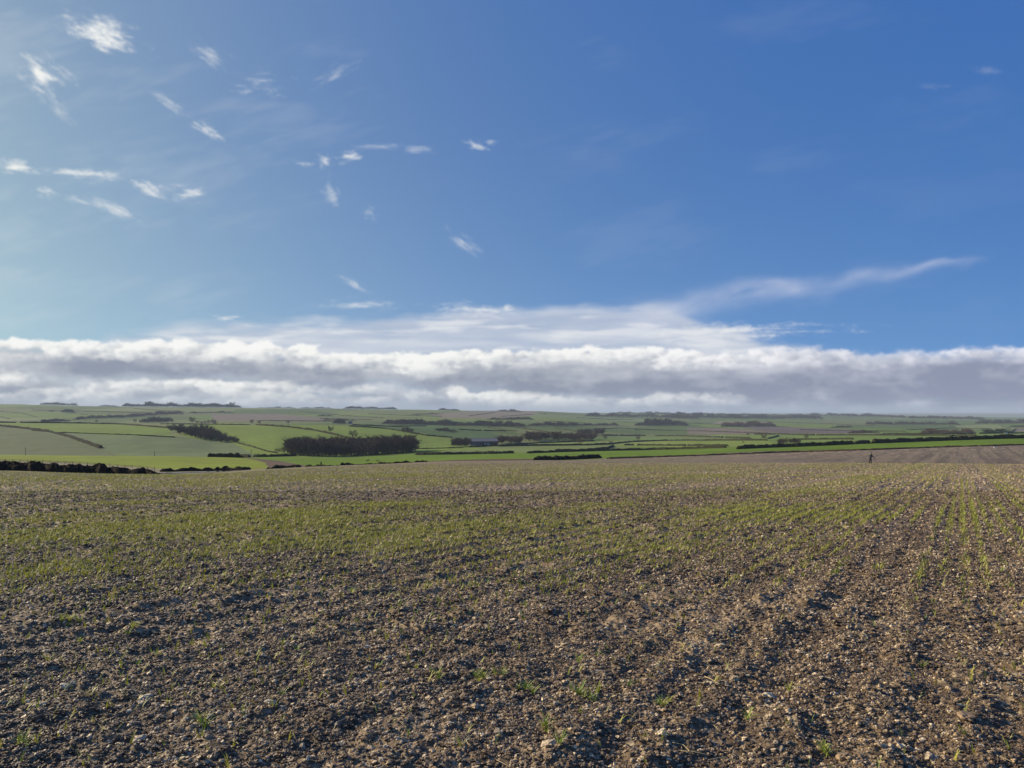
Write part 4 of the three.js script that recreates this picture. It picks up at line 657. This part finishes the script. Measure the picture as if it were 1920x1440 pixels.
  mesh('grip', tb([V3(0.51, 0.95, 0.22), V3(0.54, 1.06, 0.22)], 0.018), dm, det);
  mesh('control_box', box(0.13, 0.1, 0.07, 0.6, 0.95, 0.22), dm, det);
  const cuff = new THREE.TorusGeometry(0.07, 0.012, 6, 14, Math.PI * 1.2); cuff.rotateY(1.2); cuff.translate(0.24, 1.13, 0.26); mesh('arm_cuff', cuff, dm, det);
  const coil = new THREE.TorusGeometry(0.14, 0.022, 8, 24); coil.rotateX(Math.PI / 2); coil.translate(1.05, 0.07 + gy(1.05, 0), 0.18); mesh('search_coil', coil, dm, det);
  mesh('coil_arm', box(0.26, 0.025, 0.04, 1.05, 0.08 + gy(1.05, 0), 0.18), dm, det);
}

// ---------------------------------------------------------------- loose stones, crumbs of soil, young crop
function stoneGeo(seed, detail, rough) { const g = new THREE.IcosahedronGeometry(1, detail), P = g.attributes.position, v = V3(); for (let i = 0; i < P.count; i++) { v.fromBufferAttribute(P, i); const k = 1 + rough * vnoise(v.x * 1.7 + seed * 5, v.y * 1.7 + v.z * 2.3 + seed) + rough * 0.5 * vnoise(v.y * 4 + seed, v.x * 3.1 - v.z * 4); P.setXYZ(i, v.x * k, Math.max(-0.75, Math.min(v.y * k, 0.8)), v.z * k); } g.computeVertexNormals(); return g; }
const place = (R, D0, D1) => { const D = Math.sqrt(mix(D0 * D0, D1 * D1, R())), x = (R() * 2 - 1) * (0.76 * D + 0.6); return [x, -D]; };
function scatter(name, geo, mat, bands, colors, label, seed, sink) {
  const n = bands.reduce((s, b) => s + b[2], 0), im = new THREE.InstancedMesh(geo, mat, n), R = rng(seed), m = new THREE.Matrix4(), q = new THREE.Quaternion(), e = new THREE.Euler(), c = new THREE.Color(); let i = 0;
  for (const [d0, d1, cnt, s0, s1, pw] of bands) for (let k = 0; k < cnt; k++) {
    let x, z, t = 0; do { [x, z] = place(R, d0, d1); } while (t++ < 6 && 0.5 + 0.5 * fbm(x / 0.55 + seed, z / 0.9, 2) < R() * 0.9);
    const s = s0 * Math.pow(s1 / s0, Math.pow(R(), pw)); q.setFromEuler(e.set((R() - 0.5) * 0.9, R() * 6.28, (R() - 0.5) * 0.9));
    m.compose(V3(x, ground(x, z) + s * sink, z), q, V3(s * (0.8 + 0.6 * R()), s * (0.5 + 0.4 * R()), s * (0.8 + 0.4 * R()))); im.setMatrixAt(i, m);
    const [a, b] = colors, f = Math.pow(R(), 1.9), g = 0.75 + 0.5 * R(); c.setRGB(mix(a[0], b[0], f) * g, mix(a[1], b[1], f) * g, mix(a[2], b[2], f) * g); im.setColorAt(i++, c);
  }
  im.name = numbered(name); im.castShadow = im.receiveShadow = true; scene.add(im); tag(im, label, name.replace(/_/g, ' '), null, 'stuff');
}
scatter('soil_crumbs', stoneGeo(3, 1, 0.55), std(0xffffff, 0.65), [[2.4, 7, 150000, 0.0035, 0.016, 2], [7, 14, 110000, 0.006, 0.024, 2], [14, 34, 70000, 0.012, 0.045, 2]], [[0.085, 0.056, 0.032], [0.28, 0.2, 0.12]], 'loose brown crumbs of soil covering the sown field', 12, 0.2);
scatter('pebbles', stoneGeo(5, 1, 0.5), std(0xffffff, 0.6), [[2.4, 7, 46000, 0.003, 0.017, 2.6], [7, 14, 60000, 0.005, 0.022, 2.5], [14, 34, 60000, 0.009, 0.034, 2.3], [34, 70, 30000, 0.022, 0.065, 2], [70, 135, 34000, 0.03, 0.075, 2]], [[0.34, 0.245, 0.14], [0.66, 0.53, 0.345]], 'small pale pebbles strewn through the soil of the sown field', 13, 0.3);
{ // the larger stones, one by one
  const R = rng(91), shapes = [1, 2, 4, 6, 8].map((s) => stoneGeo(s * 3, 2, 0.5)), mats = [[0.5, 0.40, 0.26], [0.44, 0.33, 0.185], [0.36, 0.285, 0.195], [0.56, 0.47, 0.32], [0.29, 0.2, 0.115]].map((c) => std(rgb(...c), 0.7));
  const tone = ['pale grey', 'tan', 'grey', 'whitish', 'brown'];
  const big = [[262, 1382, 20], [690, 1152 + 60, 14], [1000, 1078, 12], [1350, 1218, 18], [1690, 1218, 22], [1745, 1420, 26], [1620, 1196, 14], [1812, 1352, 22], [1440, 1310, 20], [1375, 1280, 18], [70, 1330, 22], [270, 1304, 24], [550, 1200, 12], [830, 1320, 12], [1225, 1065, 14], [1300, 1218, 16], [890, 1330, 18], [1580, 1420, 20], [120, 1298, 18], [610, 1175 + 90, 14], [1030, 1418, 24], [1240, 1395, 22], [935, 1380, 18], [640, 1395, 14], [1500, 1250, 14], [1860, 1245, 14]];
  const put = (p, s, i, label, grp) => { const m = mesh('stone', shapes[i % 5], mats[(i * 7 >> 1) % 5]); m.scale.set(s * (0.9 + 0.4 * R()), s * (0.55 + 0.25 * R()), s * (0.75 + 0.3 * R())); m.rotation.set((R() - 0.5) * 0.5, R() * 6.28, (R() - 0.5) * 0.5); m.position.set(p.x, ground(p.x, p.z) + s * 0.22, p.z); tag(m, label(tone[(i * 7 >> 1) % 5]), 'stone', grp); };
  big.forEach(([px, py, w], i) => { const p = hit(px, py); put(p, w * p.D / F * 0.5, i, (t) => `large ${t} flint lying proud of the stony soil`, 'large flints on the sown field'); });
  for (let i = 0; i < 270; i++) { const [x, z] = place(R, 2.7, 11); put({ x, z }, 0.014 + 0.018 * R() * R(), i, (t) => `egg sized ${t} stone among the soil crumbs`, 'scattered stones on the sown field'); }
}
function blades(seed, n, h, spread, w) { // a tuft of narrow arching leaves
  const R = rng(seed), pos = [], idx = [];
  for (let i = 0; i < n; i++) {
    const a = R() * 6.28, l = h * (0.6 + 0.5 * R()), o = spread * (0.5 + 0.8 * R()), b = V3((R() - 0.5) * 0.25 * spread, -0.006, (R() - 0.5) * 0.25 * spread), s = V3(-Math.sin(a), 0, Math.cos(a)).multiplyScalar(w / 2), k = pos.length / 3;
    const p = [b, b.clone().add(V3(Math.cos(a) * o * 0.3, l * 0.55, Math.sin(a) * o * 0.3)), b.clone().add(V3(Math.cos(a) * o * 0.75, l * 0.95, Math.sin(a) * o * 0.75)), b.clone().add(V3(Math.cos(a) * o * 1.15, l * (0.8 + 0.3 * R()), Math.sin(a) * o * 1.15))];
    p.forEach((q, j) => { const f = [0.8, 1, 0.75, 0.08][j]; pos.push(q.x - s.x * f, q.y, q.z - s.z * f, q.x + s.x * f, q.y, q.z + s.z * f); });
    for (let j = 0; j < 3; j++) { const c = k + j * 2; idx.push(c, c + 1, c + 2, c + 1, c + 3, c + 2); }
  }
  return geom(pos, idx);
}
const leaf = (c) => new THREE.MeshPhysicalMaterial({ color: c, roughness: 0.75, transmission: 0.4, thickness: 0, side: THREE.DoubleSide });
{ // the crop seen as a whole
  const R = rng(55), n = 230000, im = new THREE.InstancedMesh(blades(5, 3, 0.075, 0.045, 0.006), leaf(0xffffff), n), m = new THREE.Matrix4(), q = new THREE.Quaternion(), up = V3(0, 1, 0), c = new THREE.Color(); let i = 0;
  const bands = [[4, 9, 2600, 0.9, 0.55], [9, 26, 70000, 1.0, 0.95], [26, 60, 80000, 1.25, 0.9], [60, 125, 60000, 1.6, 0.8]];
  for (const [d0, d1, cnt, sz, den] of bands) for (let k = 0; k < cnt; k++) {
    let x, z, t = 0, r; do { [x, z] = place(R, d0, d1); const l = along(x, z), a = Math.round(across(x, z) / 0.25) * 0.25 + (R() + R() - 1) * 0.09; x = ROW[0] * l - ROW[1] * a; z = ROW[1] * l + ROW[0] * a; r = crop(x, z) * den; } while ((r < R() * 0.95 || -z < 3) && t++ < 9);
    if (t > 9) continue;
    const s = sz * (0.6 + 0.7 * R()); m.compose(V3(x, ground(x, z), z), q.setFromAxisAngle(up, R() * 6.28), V3(s, s * (0.75 + 0.4 * R()), s)); im.setMatrixAt(i, m);
    const y = R(); c.setRGB(mix(0.23, 0.47, y), mix(0.30, 0.44, y), 0.03 + 0.03 * y); im.setColorAt(i++, c);
  }
  im.count = i; im.name = numbered('young_crop'); im.castShadow = im.receiveShadow = true; scene.add(im); tag(im, 'sparse young green cereal plants in drilled rows', 'crop', null, 'stuff');
}
{ // single tufts near at hand
  const R = rng(66), shapes = [1, 2, 3, 4].map((s) => blades(s * 7, 10, 0.085, 0.07, 0.007)), thin = [5, 6].map((s) => blades(s * 7, 3, 0.09, 0.03, 0.005)), mats = [leaf(rgb(0.3, 0.38, 0.04)), leaf(rgb(0.4, 0.43, 0.055)), leaf(rgb(0.22, 0.32, 0.035))], straw = std(rgb(0.45, 0.36, 0.2), 0.8, { side: THREE.DoubleSide });
  const spots = [[905, 1275, 1.3], [930, 1270, 1.2], [985, 1292, 1.2], [1000, 1298, 1], [820, 1272, 1.1], [1085, 1305, 1.3], [1105, 1310, 1.1], [1120, 1300, 1], [1025, 1370, 1.2], [380, 1358, 1.3], [130, 1170, 1.2], [150, 1168, 1.2], [115, 1172, 1], [250, 1185, 1.1], [240, 1190, 0.9], [660, 1115, 1.1], [530, 1215, 0.9], [555, 1220, 0.9], [150, 1210, 0.8], [90, 1235, 0.9], [260, 1250, 1], [40, 1400, 1.2], [400, 1290, 0.9], [530, 1300, 1], [712, 1250, 0.8], [780, 1255, 0.8], [1085, 1245, 0.9], [1240, 1320, 1.1], [1255, 1310, 0.8], [1180, 1290, 0.8], [985, 1140, 0.9], [825, 1130, 1], [655, 1108, 1], [1400, 1345, 1], [1480, 1300, 0.9], [1730, 1250, 0.9], [1545, 1410, 1.2], [865, 1410, 0.9], [1050, 1425, 1]];
  const put = (p, s, i, sp, mt, label, grp) => { const m = mesh('grass_tuft', sp, mt); m.position.set(p.x, ground(p.x, p.z), p.z); m.scale.setScalar(s); m.rotation.y = R() * 6.28; tag(m, label, 'grass tuft', grp); };
  spots.forEach(([px, py, s], i) => { for (let k = 0; k < (s > 1 ? 3 : 1); k++) { const p = hit(px + (k ? (R() - 0.5) * 26 : 0), py + (k ? (R() - 0.5) * 9 : 0)); put(p, s * (k ? 0.55 : 0.85) * (0.85 + 0.35 * R()), i, shapes[(i + k) % 4], mats[(i + k) % 3], k ? 'smaller green grass tuft beside a bushy one on stony soil' : 'bushy bright green grass tuft on bare stony soil', k ? 'smaller grass tufts' : 'bushy grass tufts'); } });
  for (let i = 0; i < 210; i++) { let x, z, t = 0; do { [x, z] = place(R, 3, 9.5); } while (t++ < 8 && fbm(x / 0.9 + 2, z / 0.9, 2) < 0.1); put({ x, z }, 0.5 + 0.5 * R(), i, thin[i % 2], mats[i % 3], 'thin green seedling of a few blades on stony soil', 'thin seedlings'); }
  const sg = (() => { const P = [], I = []; tube([V3(-0.05, 0.012, 0), V3(0, 0.02, 0.008), V3(0.055, 0.012, -0.004)], 0.0022, 0.0014, 5, P, I); return geom(P, I); })();
  for (let i = 0; i < 110; i++) { const [x, z] = place(R, 2.8, 8); const m = mesh('straw', sg, straw); m.position.set(x, ground(x, z) + 0.004, z); m.rotation.y = R() * 6.28; m.scale.setScalar(0.7 + 0.9 * R()); tag(m, 'short piece of dry straw lying on the soil', 'straw', 'pieces of straw'); }
}
renderer.render(scene, camera);
